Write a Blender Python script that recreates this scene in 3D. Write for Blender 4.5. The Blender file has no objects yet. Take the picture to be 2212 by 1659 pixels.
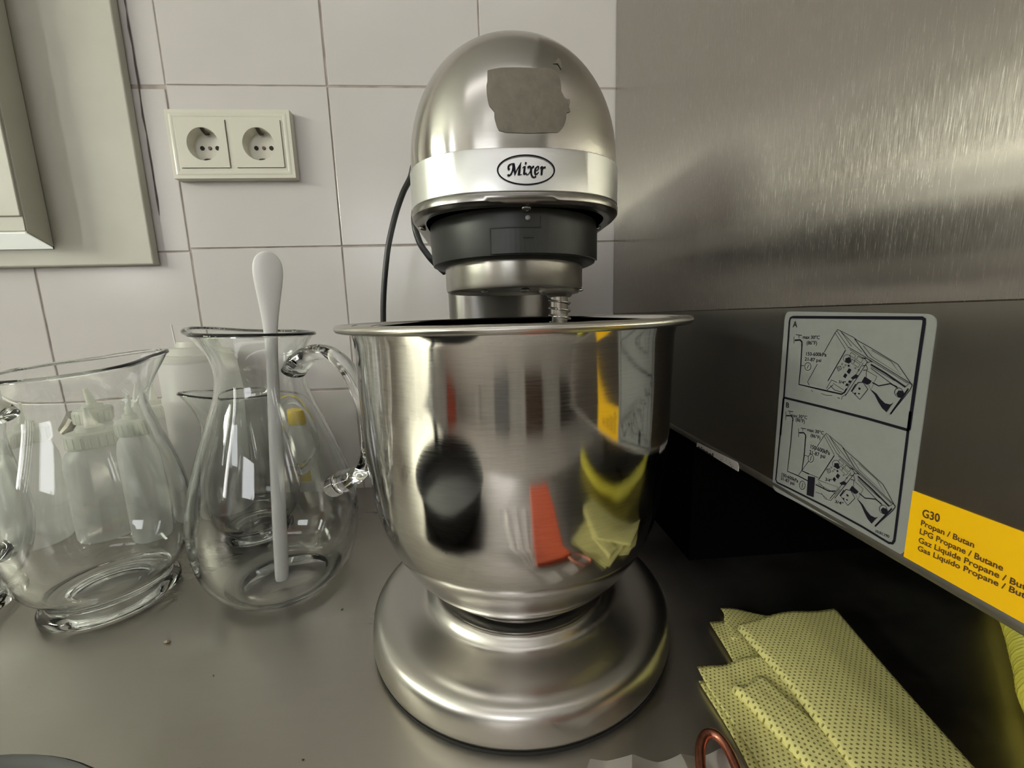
import bpy, bmesh, math, random
from math import sin, cos, pi, radians, exp, sqrt
from mathutils import Vector, Matrix
random.seed(7)
sc = bpy.context.scene
COL = sc.collection

# ---------------------------------------------------------------- camera
YAW, PITCH, ROLL, FPX = 0.06632, -0.16281, -0.02915, 880.01
CAM = Vector((0.0, -0.6006, 0.2489))
_f = Vector((sin(YAW)*cos(PITCH), cos(YAW)*cos(PITCH), sin(PITCH)))
_r = Vector((cos(YAW), -sin(YAW), 0)); _u = _r.cross(_f)
_r2 = _r*cos(ROLL)+_u*sin(ROLL); _u2 = -_r*sin(ROLL)+_u*cos(ROLL)
cam = bpy.data.cameras.new('camera'); cam_o = bpy.data.objects.new('camera', cam); COL.objects.link(cam_o)
cam.sensor_fit = 'HORIZONTAL'; cam.sensor_width = 36; cam.lens = FPX/2212*36; cam.clip_start = 0.01
cam_o.matrix_world = Matrix(((_r2.x, _u2.x, -_f.x, CAM.x), (_r2.y, _u2.y, -_f.y, CAM.y), (_r2.z, _u2.z, -_f.z, CAM.z), (0, 0, 0, 1)))
sc.camera = cam_o

# ---------------------------------------------------------------- world, light, exposure
w = bpy.data.worlds.new('world'); sc.world = w; w.use_nodes = True
w.node_tree.nodes['Background'].inputs[0].default_value = (0.75, 0.8, 0.85, 1)
w.node_tree.nodes['Background'].inputs[1].default_value = 0.3
sc.view_settings.view_transform = 'Standard'; sc.view_settings.look = 'None'
sc.view_settings.gamma = 1; sc.view_settings.use_curve_mapping = False
sc.view_settings.exposure = -0.27
LAMP_E = 2.6          # ceiling lamp diffusers
WIN_E = 62.0           # side window daylight
SLIT_E = 22.0          # narrow window
FILL_W = 8.0          # added fill from the rear, no window behind it
def area_light(name, loc, target, sx, sy, power, color):
    l = bpy.data.lights.new(name, 'AREA'); l.shape = 'RECTANGLE'; l.size = sx; l.size_y = sy; l.energy = power; l.color = color
    o = bpy.data.objects.new(name, l); COL.objects.link(o); o.location = loc
    o.rotation_euler = (Vector(target)-Vector(loc)).to_track_quat('-Z', 'Y').to_euler()
    return o
area_light('rear_fill_light', (-0.7, -3.25, 0.95), (0, -0.2, 0.2), 0.9, 0.6, FILL_W*1.6, (0.97, 0.98, 1.0))  # unseen fill light added behind the camera, not a fixture of the room

# ---------------------------------------------------------------- materials
def nt(name):
    m = bpy.data.materials.new(name); m.use_nodes = True
    n = m.node_tree.nodes; b = n['Principled BSDF']
    return m, n, m.node_tree.links, b
def setp(b, **k):
    for a, v in k.items():
        a = a.replace('_', ' ')
        if a == 'Base Color' and len(v) == 3: v = (*v, 1)
        b.inputs[a].default_value = v
def mat(name, col, rough=0.5, metal=0.0, noise=None, bump=None, **k):
    m, n, l, b = nt(name)
    setp(b, Base_Color=col, Roughness=rough, Metallic=metal, **k)
    tc = None
    if noise or bump:
        tc = n.new('ShaderNodeTexCoord')
    if noise:
        sx, amt = noise
        t = n.new('ShaderNodeTexNoise'); t.inputs['Scale'].default_value = sx; t.inputs['Detail'].default_value = 4
        l.new(tc.outputs['Object'], t.inputs['Vector'])
        r = n.new('ShaderNodeMapRange'); r.inputs[1].default_value = .3; r.inputs[2].default_value = .7
        r.inputs[3].default_value = 1-amt; r.inputs[4].default_value = 1+amt
        l.new(t.outputs['Fac'], r.inputs[0])
        mx = n.new('ShaderNodeMix'); mx.data_type = 'RGBA'; mx.blend_type = 'MULTIPLY'; mx.inputs[0].default_value = 1
        mx.inputs[6].default_value = (*col[:3], 1); l.new(r.outputs[0], mx.inputs[7]); l.new(mx.outputs[2], b.inputs['Base Color'])
    if bump:
        sx, st = bump
        t = n.new('ShaderNodeTexNoise'); t.inputs['Scale'].default_value = sx; t.inputs['Detail'].default_value = 3
        l.new(tc.outputs['Object'], t.inputs['Vector'])
        bp = n.new('ShaderNodeBump'); bp.inputs['Strength'].default_value = st; bp.inputs['Distance'].default_value = .001
        l.new(t.outputs['Fac'], bp.inputs['Height']); l.new(bp.outputs[0], b.inputs['Normal'])
    return m
def steel(name, col=(.62, .6, .57), rough=.25, aniso=.0, tangent=(0, 0, 1), stretch=(1, 1, 1), streak=.15, bump=.06, scale=60, blotch=.0):
    """brushed metal: streak noise stretched along the grain drives roughness, tone and a fine bump"""
    m, n, l, b = nt(name)
    setp(b, Base_Color=col, Roughness=rough, Metallic=1.0)
    tc = n.new('ShaderNodeTexCoord'); mp = n.new('ShaderNodeMapping'); mp.inputs['Scale'].default_value = stretch
    l.new(tc.outputs['Object'], mp.inputs['Vector'])
    t = n.new('ShaderNodeTexNoise'); t.inputs['Scale'].default_value = scale; t.inputs['Detail'].default_value = 6; t.inputs['Roughness'].default_value = .7
    l.new(mp.outputs[0], t.inputs['Vector'])
    r = n.new('ShaderNodeMapRange'); r.inputs[1].default_value = .3; r.inputs[2].default_value = .7
    r.inputs[3].default_value = rough*(1-streak*1.4); r.inputs[4].default_value = rough*(1+streak*1.4)
    l.new(t.outputs['Fac'], r.inputs[0])
    last = r.outputs[0]
    if blotch:
        t2 = n.new('ShaderNodeTexNoise'); t2.inputs['Scale'].default_value = 9; t2.inputs['Detail'].default_value = 5
        l.new(tc.outputs['Object'], t2.inputs['Vector'])
        r2 = n.new('ShaderNodeMapRange'); r2.inputs[1].default_value = .35; r2.inputs[2].default_value = .65; r2.inputs[3].default_value = -blotch; r2.inputs[4].default_value = blotch
        l.new(t2.outputs['Fac'], r2.inputs[0])
        ad = n.new('ShaderNodeMath'); ad.operation = 'ADD'; l.new(last, ad.inputs[0]); l.new(r2.outputs[0], ad.inputs[1]); last = ad.outputs[0]
    l.new(last, b.inputs['Roughness'])
    r3 = n.new('ShaderNodeMapRange'); r3.inputs[1].default_value = .3; r3.inputs[2].default_value = .7; r3.inputs[3].default_value = 1-streak*.5; r3.inputs[4].default_value = 1+streak*.25
    l.new(t.outputs['Fac'], r3.inputs[0])
    mx = n.new('ShaderNodeMix'); mx.data_type = 'RGBA'; mx.blend_type = 'MULTIPLY'; mx.inputs[0].default_value = 1
    mx.inputs[6].default_value = (*col, 1); l.new(r3.outputs[0], mx.inputs[7]); l.new(mx.outputs[2], b.inputs['Base Color'])
    if bump:
        bp = n.new('ShaderNodeBump'); bp.inputs['Strength'].default_value = bump; bp.inputs['Distance'].default_value = .0004
        l.new(t.outputs['Fac'], bp.inputs['Height']); l.new(bp.outputs[0], b.inputs['Normal'])
    if aniso:
        b.inputs['Anisotropic'].default_value = aniso
        cx = n.new('ShaderNodeCombineXYZ')
        for i in range(3): cx.inputs[i].default_value = tangent[i]
        l.new(cx.outputs[0], b.inputs['Tangent'])
    return m
def glass(name, col=(.98, .995, .99), rough=0.0, ior=1.48):
    m, n, l, b = nt(name)
    setp(b, Base_Color=col, Roughness=rough, IOR=ior); b.inputs['Transmission Weight'].default_value = 1
    return m
def film(name, col, alpha, rough):
    """thin translucent plastic: passes light, scatters some of it, keeps a soft gloss"""
    m, n, l, b = nt(name)
    setp(b, Base_Color=col, Roughness=rough)
    tr = n.new('ShaderNodeBsdfTranslucent'); tr.inputs[0].default_value = (*col, 1)
    tp = n.new('ShaderNodeBsdfTransparent'); tp.inputs[0].default_value = (.97, .98, .97, 1)
    m1 = n.new('ShaderNodeMixShader'); m1.inputs[0].default_value = .45; l.new(b.outputs[0], m1.inputs[1]); l.new(tr.outputs[0], m1.inputs[2])
    m2 = n.new('ShaderNodeMixShader'); m2.inputs[0].default_value = alpha; l.new(tp.outputs[0], m2.inputs[1]); l.new(m1.outputs[0], m2.inputs[2])
    l.new(m2.outputs[0], n['Material Output'].inputs[0])
    return m
def emis(name, col, e, base=(.8, .8, .8)):
    m, n, l, b = nt(name); setp(b, Base_Color=base, Roughness=.4)
    b.inputs['Emission Color'].default_value = (*col, 1); b.inputs['Emission Strength'].default_value = e
    return m

M = {}
M['tile'] = mat('glazed_tile', (.61, .58, .578), .22, noise=(7, .03), bump=(14, .25))
M['grout'] = mat('grout', (.42, .36, .34), .9, noise=(40, .25))
M['plaster'] = mat('plaster', (.62, .60, .57), .8, noise=(8, .04))
M['dim_plaster'] = mat('rear_wall_paint', (.55, .53, .50), .7, noise=(5, .1))
M['floor'] = mat('floor_tile', (.48, .44, .40), .5, noise=(12, .15))
M['ceil'] = mat('ceiling_paint', (.7, .7, .68), .8)
M['worktop'] = steel('worktop_steel', (.49, .46, .42), .36, aniso=0, streak=.05, stretch=(1, 6, 1), scale=25, bump=.0, blotch=.09)
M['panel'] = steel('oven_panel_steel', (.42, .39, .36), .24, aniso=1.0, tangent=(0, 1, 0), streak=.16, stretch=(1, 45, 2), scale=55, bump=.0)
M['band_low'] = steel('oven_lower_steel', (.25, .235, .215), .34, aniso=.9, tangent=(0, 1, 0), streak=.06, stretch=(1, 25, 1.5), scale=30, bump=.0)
M['lip'] = mat('oven_edge', (.24, .225, .205), .42, 0.8, noise=(30, .15))
M['bowl'] = steel('bowl_steel', (.70, .68, .665), .085, aniso=.62, tangent=(0, 0, 1), streak=.25, stretch=(1, 1, 14), scale=70, bump=.015)
M['bowl_rim'] = mat('bowl_rim_steel', (.62, .60, .56), .25, 1.0)
M['head'] = steel('head_steel', (.58, .56, .53), .185, aniso=.75, tangent=(0, 0, 1), streak=.05, stretch=(1, 1, 12), scale=60, bump=.0)
M['base'] = steel('base_metal', (.60, .575, .54), .32, streak=.0, scale=30, bump=.0)
M['column'] = steel('column_steel', (.26, .25, .235), .3, aniso=.5, tangent=(0, 0, 1), streak=.03, scale=40, bump=.0)
M['bandw'] = steel('band_aluminium', (.86, .87, .86), .38, aniso=.3, tangent=(0, 0, 1), streak=.03, stretch=(1, 1, 10), scale=60, bump=.0)
M['chrome'] = mat('chrome', (.7, .69, .66), .12, 1.0)
M['dull'] = steel('dull_steel', (.50, .49, .45), .3, aniso=.5, tangent=(0, 0, 1), streak=.06, scale=60, stretch=(1, 1, 8), bump=0)
M['blackp'] = mat('black_plastic', (.016, .018, .017), .42, noise=(60, .3))
M['rubber'] = mat('black_rubber', (.012, .012, .012), .6)
M['cable'] = mat('cable_rubber', (.010, .011, .012), .35)
M['glue'] = mat('glue_residue', (.165, .148, .118), .55, noise=(160, .12), bump=(300, .4))
M['ink'] = mat('black_ink', (.010, .009, .016), .8)
M['ink'].node_tree.nodes['Principled BSDF'].inputs['Specular IOR Level'].default_value = .15
M['brown_ink'] = mat('brown_ink', (.10, .045, .01), .5)
M['sticker'] = mat('sticker_grey', (.27, .28, .275), .45, noise=(200, .03))
M['yellow'] = mat('sticker_yellow', (.95, .55, .0), .4)
M['white_label'] = mat('white_label', (.60, .57, .55), .5)
M['socket'] = mat('socket_plastic', (.70, .68, .60), .25)
M['dark_hole'] = mat('dark_hole', (.02, .02, .02), .8)
M['clip'] = mat('earth_clip', (.10, .08, .07), .3, 1.0)
M['boxp'] = mat('box_paint', (.57, .555, .49), .45, noise=(25, .03))
M['boxw'] = emis('glowing_white', (.95, 1, .90), .55, (.8, .8, .76))  # brightness painted in as weak emission
M['lipdark'] = mat('lip_steel', (.30, .29, .27), .25, 1.0)
M['gap'] = mat('gap_dark', (.12, .11, .10), .9)
M['glass'] = glass('jug_glass')
M['stir'] = mat('stirrer_plastic', (.78, .77, .78), .3)
M['milk'] = film('milky_plastic', (.95, .94, .94), .68, .35)
M['milk2'] = film('milky_cap_plastic', (.92, .92, .87), .75, .35)
M['clearp'] = film('clear_plastic', (.85, .87, .85), .25, .1)
M['capy'] = mat('yellow_cap', (.90, .62, .01), .35)
M['lbly'] = mat('label_yellow', (.80, .62, .03), .5)
M['lblg'] = mat('label_grey', (.10, .13, .16), .5)
M['pan'] = mat('black_pan', (.012, .012, .012), .55, 0)
M['void'] = mat('void_black', (.004, .004, .004), 1.0)  # flat black, paints in the deep shade beneath the oven; casing too
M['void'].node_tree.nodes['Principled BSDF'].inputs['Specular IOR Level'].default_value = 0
M['copper'] = mat('copper', (.55, .22, .15), .35, 1.0, noise=(300, .2))
M['red'] = mat('red_plastic', (.75, .13, .05), .4)
M['hose'] = mat('yellow_hose', (.75, .68, .10), .45)
M['crumb'] = mat('crumb', (.33, .28, .22), .8)
M['redp'] = mat('red_panel_paint', (.55, .10, .05), .5)
M['mid'] = mat('plain_grey_paint', (.22, .22, .23), .5)
M['dark'] = mat('dark_panel', (.07, .055, .045), .5)
M['wood'] = mat('brown_panel', (.10, .06, .04), .5)
M['lamp'] = emis('lamp_diffuser', (1, .96, .965), LAMP_E)
M['win'] = emis('window_daylight', (.96, 1, .80), WIN_E)
M['slit'] = emis('narrow_window_daylight', (1, .98, .93), SLIT_E)
M['wframe'] = mat('window_frame', (.5, .5, .5), .4)
# perforated cloth
def cloth_mat():
    m, n, l, b = nt('yellow_perforated_cloth'); setp(b, Roughness=.9)
    uv = n.new('ShaderNodeTexCoord'); sp = n.new('ShaderNodeSeparateXYZ'); l.new(uv.outputs['UV'], sp.inputs[0])
    def mth(op, a, c=None, v=None):
        x = n.new('ShaderNodeMath'); x.operation = op
        if isinstance(a, (int, float)): x.inputs[0].default_value = a
        else: l.new(a, x.inputs[0])
        if c is not None:
            if isinstance(c, (int, float)): x.inputs[1].default_value = c
            else: l.new(c, x.inputs[1])
        return x.outputs[0]
    nz = n.new('ShaderNodeTexNoise'); nz.inputs['Scale'].default_value = .35; l.new(uv.outputs['UV'], nz.inputs['Vector'])
    row = mth('FLOOR', sp.outputs[1]); par = mth('MODULO', row, 2.0)
    u = mth('ADD', mth('ADD', sp.outputs[0], mth('MULTIPLY', par, .5)), mth('MULTIPLY', nz.outputs['Fac'], .35))
    fx = mth('ABSOLUTE', mth('SUBTRACT', mth('FRACT', u), .5)); fy = mth('ABSOLUTE', mth('SUBTRACT', mth('FRACT', sp.outputs[1]), .5))
    d = mth('SQRT', mth('ADD', mth('POWER', mth('MULTIPLY', fx, 1.0), 2.0), mth('POWER', mth('MULTIPLY', fy, .85), 2.0)))
    rr = n.new('ShaderNodeMapRange'); rr.inputs[1].default_value = .13; rr.inputs[2].default_value = .24; l.new(d, rr.inputs[0])
    mx = n.new('ShaderNodeMix'); mx.data_type = 'RGBA'; l.new(rr.outputs[0], mx.inputs[0])
    mx.inputs[6].default_value = (.27, .235, .06, 1); mx.inputs[7].default_value = (.72, .67, .27, 1)
    l.new(mx.outputs[2], b.inputs['Base Color'])
    bp = n.new('ShaderNodeBump'); bp.inputs['Strength'].default_value = .8; bp.inputs['Distance'].default_value = .0008
    l.new(rr.outputs[0], bp.inputs['Height']); l.new(bp.outputs[0], b.inputs['Normal'])
    return m
M['cloth'] = cloth_mat()
def bag_mat():
    m, n, l, b = nt('clear_film')
    setp(b, Base_Color=(.75, .71, .69), Roughness=.08, Alpha=.42)
    return m
M['bag'] = bag_mat()

# ---------------------------------------------------------------- helpers
def link(o, parent=None):
    COL.objects.link(o)
    if parent: o.parent = parent
    return o
def mesh_obj(name, bm, m, parent=None, smooth=False, loc=None, local=False):
    if parent and not local:      # mesh is given in room coordinates: move it into its parent's frame
        off = Vector((0, 0, 0)); q = parent
        while q: off += q.location; q = q.parent
        bmesh.ops.translate(bm, verts=bm.verts, vec=-off)
    me = bpy.data.meshes.new(name)
    bmesh.ops.recalc_face_normals(bm, faces=bm.faces)
    if smooth:
        for f in bm.faces: f.smooth = True
    bm.to_mesh(me); bm.free()
    if m: me.materials.append(m)
    o = bpy.data.objects.new(name, me); link(o, parent)
    if loc: o.location = loc
    return o
def tag(o, label=None, cat=None, group=None, kind=None):
    if label: o['label'] = label
    if cat: o['category'] = cat
    if group: o['group'] = group
    if kind: o['kind'] = kind
    return o
def empty(name, loc, label, cat, group=None):
    o = bpy.data.objects.new(name, None); o.empty_display_size = .02; link(o); o.location = loc
    return tag(o, label, cat, group)
def box(bm, x0, x1, y0, y1, z0, z1, bev=0, seg=2):
    r = bmesh.ops.create_cube(bm, size=1)
    vs = r['verts']
    for v in vs:
        v.co = Vector((x0+(v.co.x+.5)*(x1-x0), y0+(v.co.y+.5)*(y1-y0), z0+(v.co.z+.5)*(z1-z0)))
    if bev:
        es = list({e for v in vs for e in v.link_edges})
        bmesh.ops.bevel(bm, geom=es, offset=bev, segments=seg, affect='EDGES', profile=.5)
def lathe(bm, prof, cx=0, cy=0, n=96, cap0=False, cap1=False):
    rings = []
    for r, z in prof:
        rings.append([bm.verts.new((cx+r*cos(2*pi*i/n), cy+r*sin(2*pi*i/n), z)) for i in range(n)])
    for a, b in zip(rings, rings[1:]):
        for i in range(n): bm.faces.new((a[i], a[(i+1) % n], b[(i+1) % n], b[i]))
    if cap0: bm.faces.new(rings[0])
    if cap1: bm.faces.new(rings[-1])
def catmull(pts, k=8):
    P = [Vector(p) for p in pts]; out = []
    for i in range(len(P)-1):
        p0 = P[max(i-1, 0)]; p1 = P[i]; p2 = P[i+1]; p3 = P[min(i+2, len(P)-1)]
        for j in range(k):
            t = j/k
            out.append(.5*((2*p1)+(-p0+p2)*t+(2*p0-5*p1+4*p2-p3)*t*t+(-p0+3*p1-3*p2+p3)*t**3))
    out.append(P[-1]); return out
def tube(bm, pts, rad, n=12, cap=True, flat=None, up=None):
    """sweep of a circle (or ellipse when flat=(a,b) factors) with parallel transport"""
    P = [Vector(p) for p in pts]; L = len(P)
    R = rad if isinstance(rad, (list, tuple)) else [rad]*L
    t0 = (P[1]-P[0]).normalized(); nrm = Vector(up) if up else (t0.orthogonal())
    nrm = (nrm-t0*nrm.dot(t0)).normalized(); rings = []
    for i in range(L):
        t = (P[min(i+1, L-1)]-P[max(i-1, 0)]).normalized()
        nrm = (nrm-t*nrm.dot(t)).normalized(); bn = t.cross(nrm)
        a, b = (1, 1) if not flat else (flat[i] if isinstance(flat[0], (list, tuple)) else flat)
        rings.append([bm.verts.new(P[i]+nrm*(R[i]*a*cos(2*pi*k/n))+bn*(R[i]*b*sin(2*pi*k/n))) for k in range(n)])
    for a, b in zip(rings, rings[1:]):
        for k in range(n): bm.faces.new((a[k], a[(k+1) % n], b[(k+1) % n], b[k]))
    if cap: bm.faces.new(rings[0]); bm.faces.new(rings[-1])
def shade_auto(o, ang=35):
    for p in o.data.polygons: p.use_smooth = True
    try: o.data.set_sharp_from_angle(angle=radians(ang))
    except Exception: pass
def fill_poly(bm, pts):
    try: bm.faces.new([bm.verts.new(p) for p in pts])
    except ValueError: pass
def text_mesh(txt, offset=0.0):
    c = bpy.data.curves.new('t', 'FONT'); c.body = txt; c.size = 1; c.resolution_u = 3; c.offset = offset
    o = bpy.data.objects.new('t', c); COL.objects.link(o)
    bpy.context.view_layer.update()
    me = bpy.data.meshes.new_from_object(o.evaluated_get(bpy.context.evaluated_depsgraph_get()))
    bpy.data.objects.remove(o); bpy.data.curves.remove(c)
    vs = [v.co.copy() for v in me.vertices]; fs = [tuple(p.vertices) for p in me.polygons]
    bpy.data.meshes.remove(me); return vs, fs
CAPH = .69

# ================================================================= SETTING
def struct(name, bm, m, loc=None, smooth=False, parent=None):
    o = mesh_obj(name, bm, m, parent, smooth, loc)
    if not parent: o['kind'] = 'structure'
    return o
def simple(name, dims, m, parent=None, bev=0):
    bm = bmesh.new(); box(bm, *dims, bev=bev); return struct(name, bm, m, parent=parent)
simple('floor', (-2.7, 2.5, -3.5, .12, -1.0, -.9), M['floor'])
simple('ceiling', (-2.7, 2.5, -3.5, .12, 1.75, 1.85), M['ceil'])
simple('wall_right', (2.4, 2.5, -3.4, .12, -.9, 1.75), M['mid'])
# left wall with an opening for the clerestory window and the narrow one
LW = bmesh.new()
WY0, WY1, WZ0, WZ1 = -2.0, -.75, .97, 1.27
SY0, SY1, SZ0, SZ1 = -2.98, -2.62, .50, 1.70
for d in ((-2.7, -2.6, -3.4, SY0, -.9, 1.75), (-2.7, -2.6, SY0, SY1, -.9, SZ0), (-2.7, -2.6, SY0, SY1, SZ1, 1.75), (-2.7, -2.6, SY1, WY0, -.9, 1.75),
          (-2.7, -2.6, WY0, WY1, -.9, WZ0), (-2.7, -2.6, WY0, WY1, WZ1, 1.75), (-2.7, -2.6, WY1, .12, -.9, 1.75)): box(LW, *d)
struct('wall_left', LW, M['dim_plaster'])
def window(name, y0, y1, z0, z1, m, bars):
    bm = bmesh.new(); box(bm, -2.68, -2.66, y0, y1, z0, z1); p = struct(name, bm, m)
    bm = bmesh.new(); t = .03
    for d in ((y0, y1, z0, z0+t), (y0, y1, z1-t, z1), (y0, y0+t, z0+t, z1-t), (y1-t, y1, z0+t, z1-t)): box(bm, -2.66, -2.61, *d)
    for k in range(1, bars+1):
        yy = y0+(y1-y0)*k/(bars+1); box(bm, -2.655, -2.62, yy-.015, yy+.015, z0+t, z1-t)
    mesh_obj('window_frame', bm, M['wframe'], p)
window('window_1', WY0, WY1, WZ0, WZ1, M['win'], 1)
window('window_2', SY0, SY1, SZ0, SZ1, M['slit'], 0)
simple('wall_front', (-2.7, 2.5, -3.5, -3.4, -.9, 1.75), M['dim_plaster'])
simple('streak_panel_1', (.15, .75, -3.4, -3.36, -.9, 1.15), M['wood'])  # this and the uprights below: unseen, added for streaks in the bowl
simple('streak_panel_2', (-.95, -.45, -3.4, -3.36, -.9, 1.2), M['mid'])
simple('streak_panel_4', (-2.6, -2.55, -3.05, -2.55, -.9, .45), M['redp'])
simple('streak_panel_5', (-1.75, -1.55, -3.4, -3.34, -.9, 1.75), M['plaster'])
simple('streak_panel_3', (1.45, 2.38, -3.4, -3.34, -.9, 1.5), M['dark'])
for i, (x, y) in enumerate(((-.2, -1.35), (.0, -2.6))):
    bm = bmesh.new(); box(bm, x-.65, x+.65, y-.16, y+.16, 1.70, 1.75, bev=.004)
    p = empty('ceiling_light', (x, y, 1.70), ['long ceiling lamp above the worktop, nearer one', 'long ceiling lamp at the rear of the room'][i], 'lamp', None)
    mesh_obj('housing', bm, M['wframe'], p)
    bm = bmesh.new(); box(bm, x-.62, x+.62, y-.13, y+.13, 1.692, 1.70); mesh_obj('diffuser', bm, M['lamp'], p)

# back wall: mortar bed, 200 mm glazed tiles as parts
bm = bmesh.new(); box(bm, -2.6, 2.4, .0014, .12, -.9, 1.75)
wall = struct('wall_back', bm, M['grout'])
TS, GP = .2, .0022
def tile_mesh(w_, h_):
    bm = bmesh.new(); box(bm, 0, w_, 0, .006, 0, h_, bev=.0009, seg=2)
    me = bpy.data.meshes.new('tile'); bmesh.ops.recalc_face_normals(bm, faces=bm.faces); bm.to_mesh(me); bm.free(); me.materials.append(M['tile'])
    for p in me.polygons: p.use_smooth = False
    return me
full = tile_mesh(TS-GP, TS-GP)
rt = random.Random(3)
for row in range(-4, 6):
    for k in range(-7, 2):
        if row == 1 and k == -2: continue
        x = .0103+TS*k+GP/2; z = .1523+TS*row+GP/2
        if k <= -3: z -= .0032 if row < 2 else .001
        t = bpy.data.objects.new('tile', full); link(t, wall)
        t.location = (x+rt.uniform(-.0004, .0004), rt.uniform(0, .0006), z+rt.uniform(-.0004, .0004))
        t.rotation_euler = (rt.uniform(-.002, .002), 0, rt.uniform(-.002, .002))

bm = bmesh.new()      # the tile behind the socket is cut out for its box; a mortar strip closes the joints
X0, X1, Z0, Z1 = .0103-2*TS+GP/2, .0103-TS-GP/2, .3523+GP/2, .5523-GP/2
for d in ((X0, X1, Z0, .4515), (X0, X1, .5040, Z1), (X0, -.3715, .4515, .5040), (-.2535, X1, .4515, .5040)): box(bm, d[0], d[1], 0, .006, d[2], d[3])
mesh_obj('tile', bm, M['tile'], wall)
# ================================================================= WORKTOP
p = empty('steel_worktop', (0, 0, -.04), 'long brushed stainless steel worktop under the mixer and jugs', 'countertop')
bm = bmesh.new(); box(bm, -1.9, 1.3, -.72, -.0005, -.04, 0, bev=.0015); mesh_obj('top', bm, M['worktop'], p)
for x in (-1.85, 1.25):
    for y in (-.68, -.05):
        bm = bmesh.new(); box(bm, x-.02, x+.02, y-.02, y+.02, -.9, -.04); mesh_obj('leg', bm, M['dull'], p)
bm = bmesh.new(); box(bm, -1.87, 1.27, -.70, -.03, -.70, -.68); mesh_obj('shelf', bm, M['dull'], p)

# ================================================================= OVEN (steel casing at the right)
ov = empty('steel_oven', (.58, -.4, 0), 'tall stainless steel oven with brushed side panel right of the mixer', 'oven')
YF, YB, XR = -.80, -.0012, .98
bm = bmesh.new(); box(bm, .1925, .200, YF, YB, .2497, 1.02, bev=.0005); mesh_obj('side_panel', bm, M['panel'], ov)
bm = bmesh.new()
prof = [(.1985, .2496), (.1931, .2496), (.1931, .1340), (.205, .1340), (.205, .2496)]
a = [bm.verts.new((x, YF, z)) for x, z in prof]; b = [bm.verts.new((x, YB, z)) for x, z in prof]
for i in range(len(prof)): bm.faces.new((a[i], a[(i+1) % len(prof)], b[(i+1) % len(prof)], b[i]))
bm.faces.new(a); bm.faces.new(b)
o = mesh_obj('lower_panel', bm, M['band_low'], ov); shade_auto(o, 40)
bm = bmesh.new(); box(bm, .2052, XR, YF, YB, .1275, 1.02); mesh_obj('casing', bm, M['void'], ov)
bm = bmesh.new(); box(bm, .1990, .96, -.235, -.0015, .0005, .1274); mesh_obj('shade_block', bm, M['void'], ov)  # black block put in to stand for the shade under the oven
for x in (.50, .93):
    for y in (-.66,):
        bm = bmesh.new(); lathe(bm, [(.018, 0), (.018, .08), (.026, .1), (.026, .1275)], x, y, 20, True, True); o = mesh_obj('foot', bm, M['rubber'], ov); shade_auto(o)
def plate(name, corners, x, th, m, parent, rad=.004):
    """thin rounded sticker on the panel plane, corners (Y,z) clockwise"""
    bm = bmesh.new(); pts = []
    n = len(corners)
    for i in range(n):
        P = Vector(corners[i]); A = Vector(corners[i-1]); B = Vector(corners[(i+1) % n])
        da = (A-P).normalized(); db = (B-P).normalized(); r = rad[i] if isinstance(rad, (list, tuple)) else rad
        if r <= 0: pts.append(P); continue
        for k in range(7):
            t = k/6; pts.append((P+da*r)*(1-t)**2+P*2*t*(1-t)+(P+db*r)*t*t)
    f0 = [bm.verts.new((x, q[0], q[1])) for q in pts]; f1 = [bm.verts.new((x+th, q[0], q[1])) for q in pts]
    bm.faces.new(f0); bm.faces.new(f1)
    for i in range(len(pts)): bm.faces.new((f0[i], f0[(i+1) % len(pts)], f1[(i+1) % len(pts)], f1[i]))
    return mesh_obj(name, bm, m, parent)
XS = .1925
bm = bmesh.new()
prof = [(.205, .1340), (.1931, .1340), (.1925, .1330), (.1924, .1310), (.1930, .1290), (.1944, .1274), (.1965, .1265), (.205, .1263)]
a = [bm.verts.new((x, YF, z)) for x, z in prof]; b = [bm.verts.new((x, YB, z)) for x, z in prof]
for i in range(len(prof)): bm.faces.new((a[i], a[(i+1) % len(prof)], b[(i+1) % len(prof)], b[i]))
bm.faces.new(a); bm.faces.new(b)
o = mesh_obj('bottom_lip', bm, M['lip'], ov); shade_auto(o, 50)
st = plate('diagram_sticker', [(-.3498, .2475), (-.4385, .2450), (-.4384, .1322), (-.3506, .1276)], XS, .0005, M['sticker'], ov, .005)
st['label'] = 'grey rounded sticker with two line drawings marked A and B'
gs = plate('gas_sticker', [(-.4385, .1656), (-.500, .1673), (-.500, .1335), (-.4385, .1329)], XS-.0002, .0006, M['yellow'], ov, 0)
gs['label'] = 'yellow sticker printed G30 and gas names'
ws = plate('small_sticker', [(-.2525, .1301), (-.3135, .1331), (-.3137, .1262), (-.2519, .1262)], XS-.0006, .0009, M['white_label'], ov, [.0003, .003, 0, 0])
ws['label'] = 'white sticker cut off by the panel edge'
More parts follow.
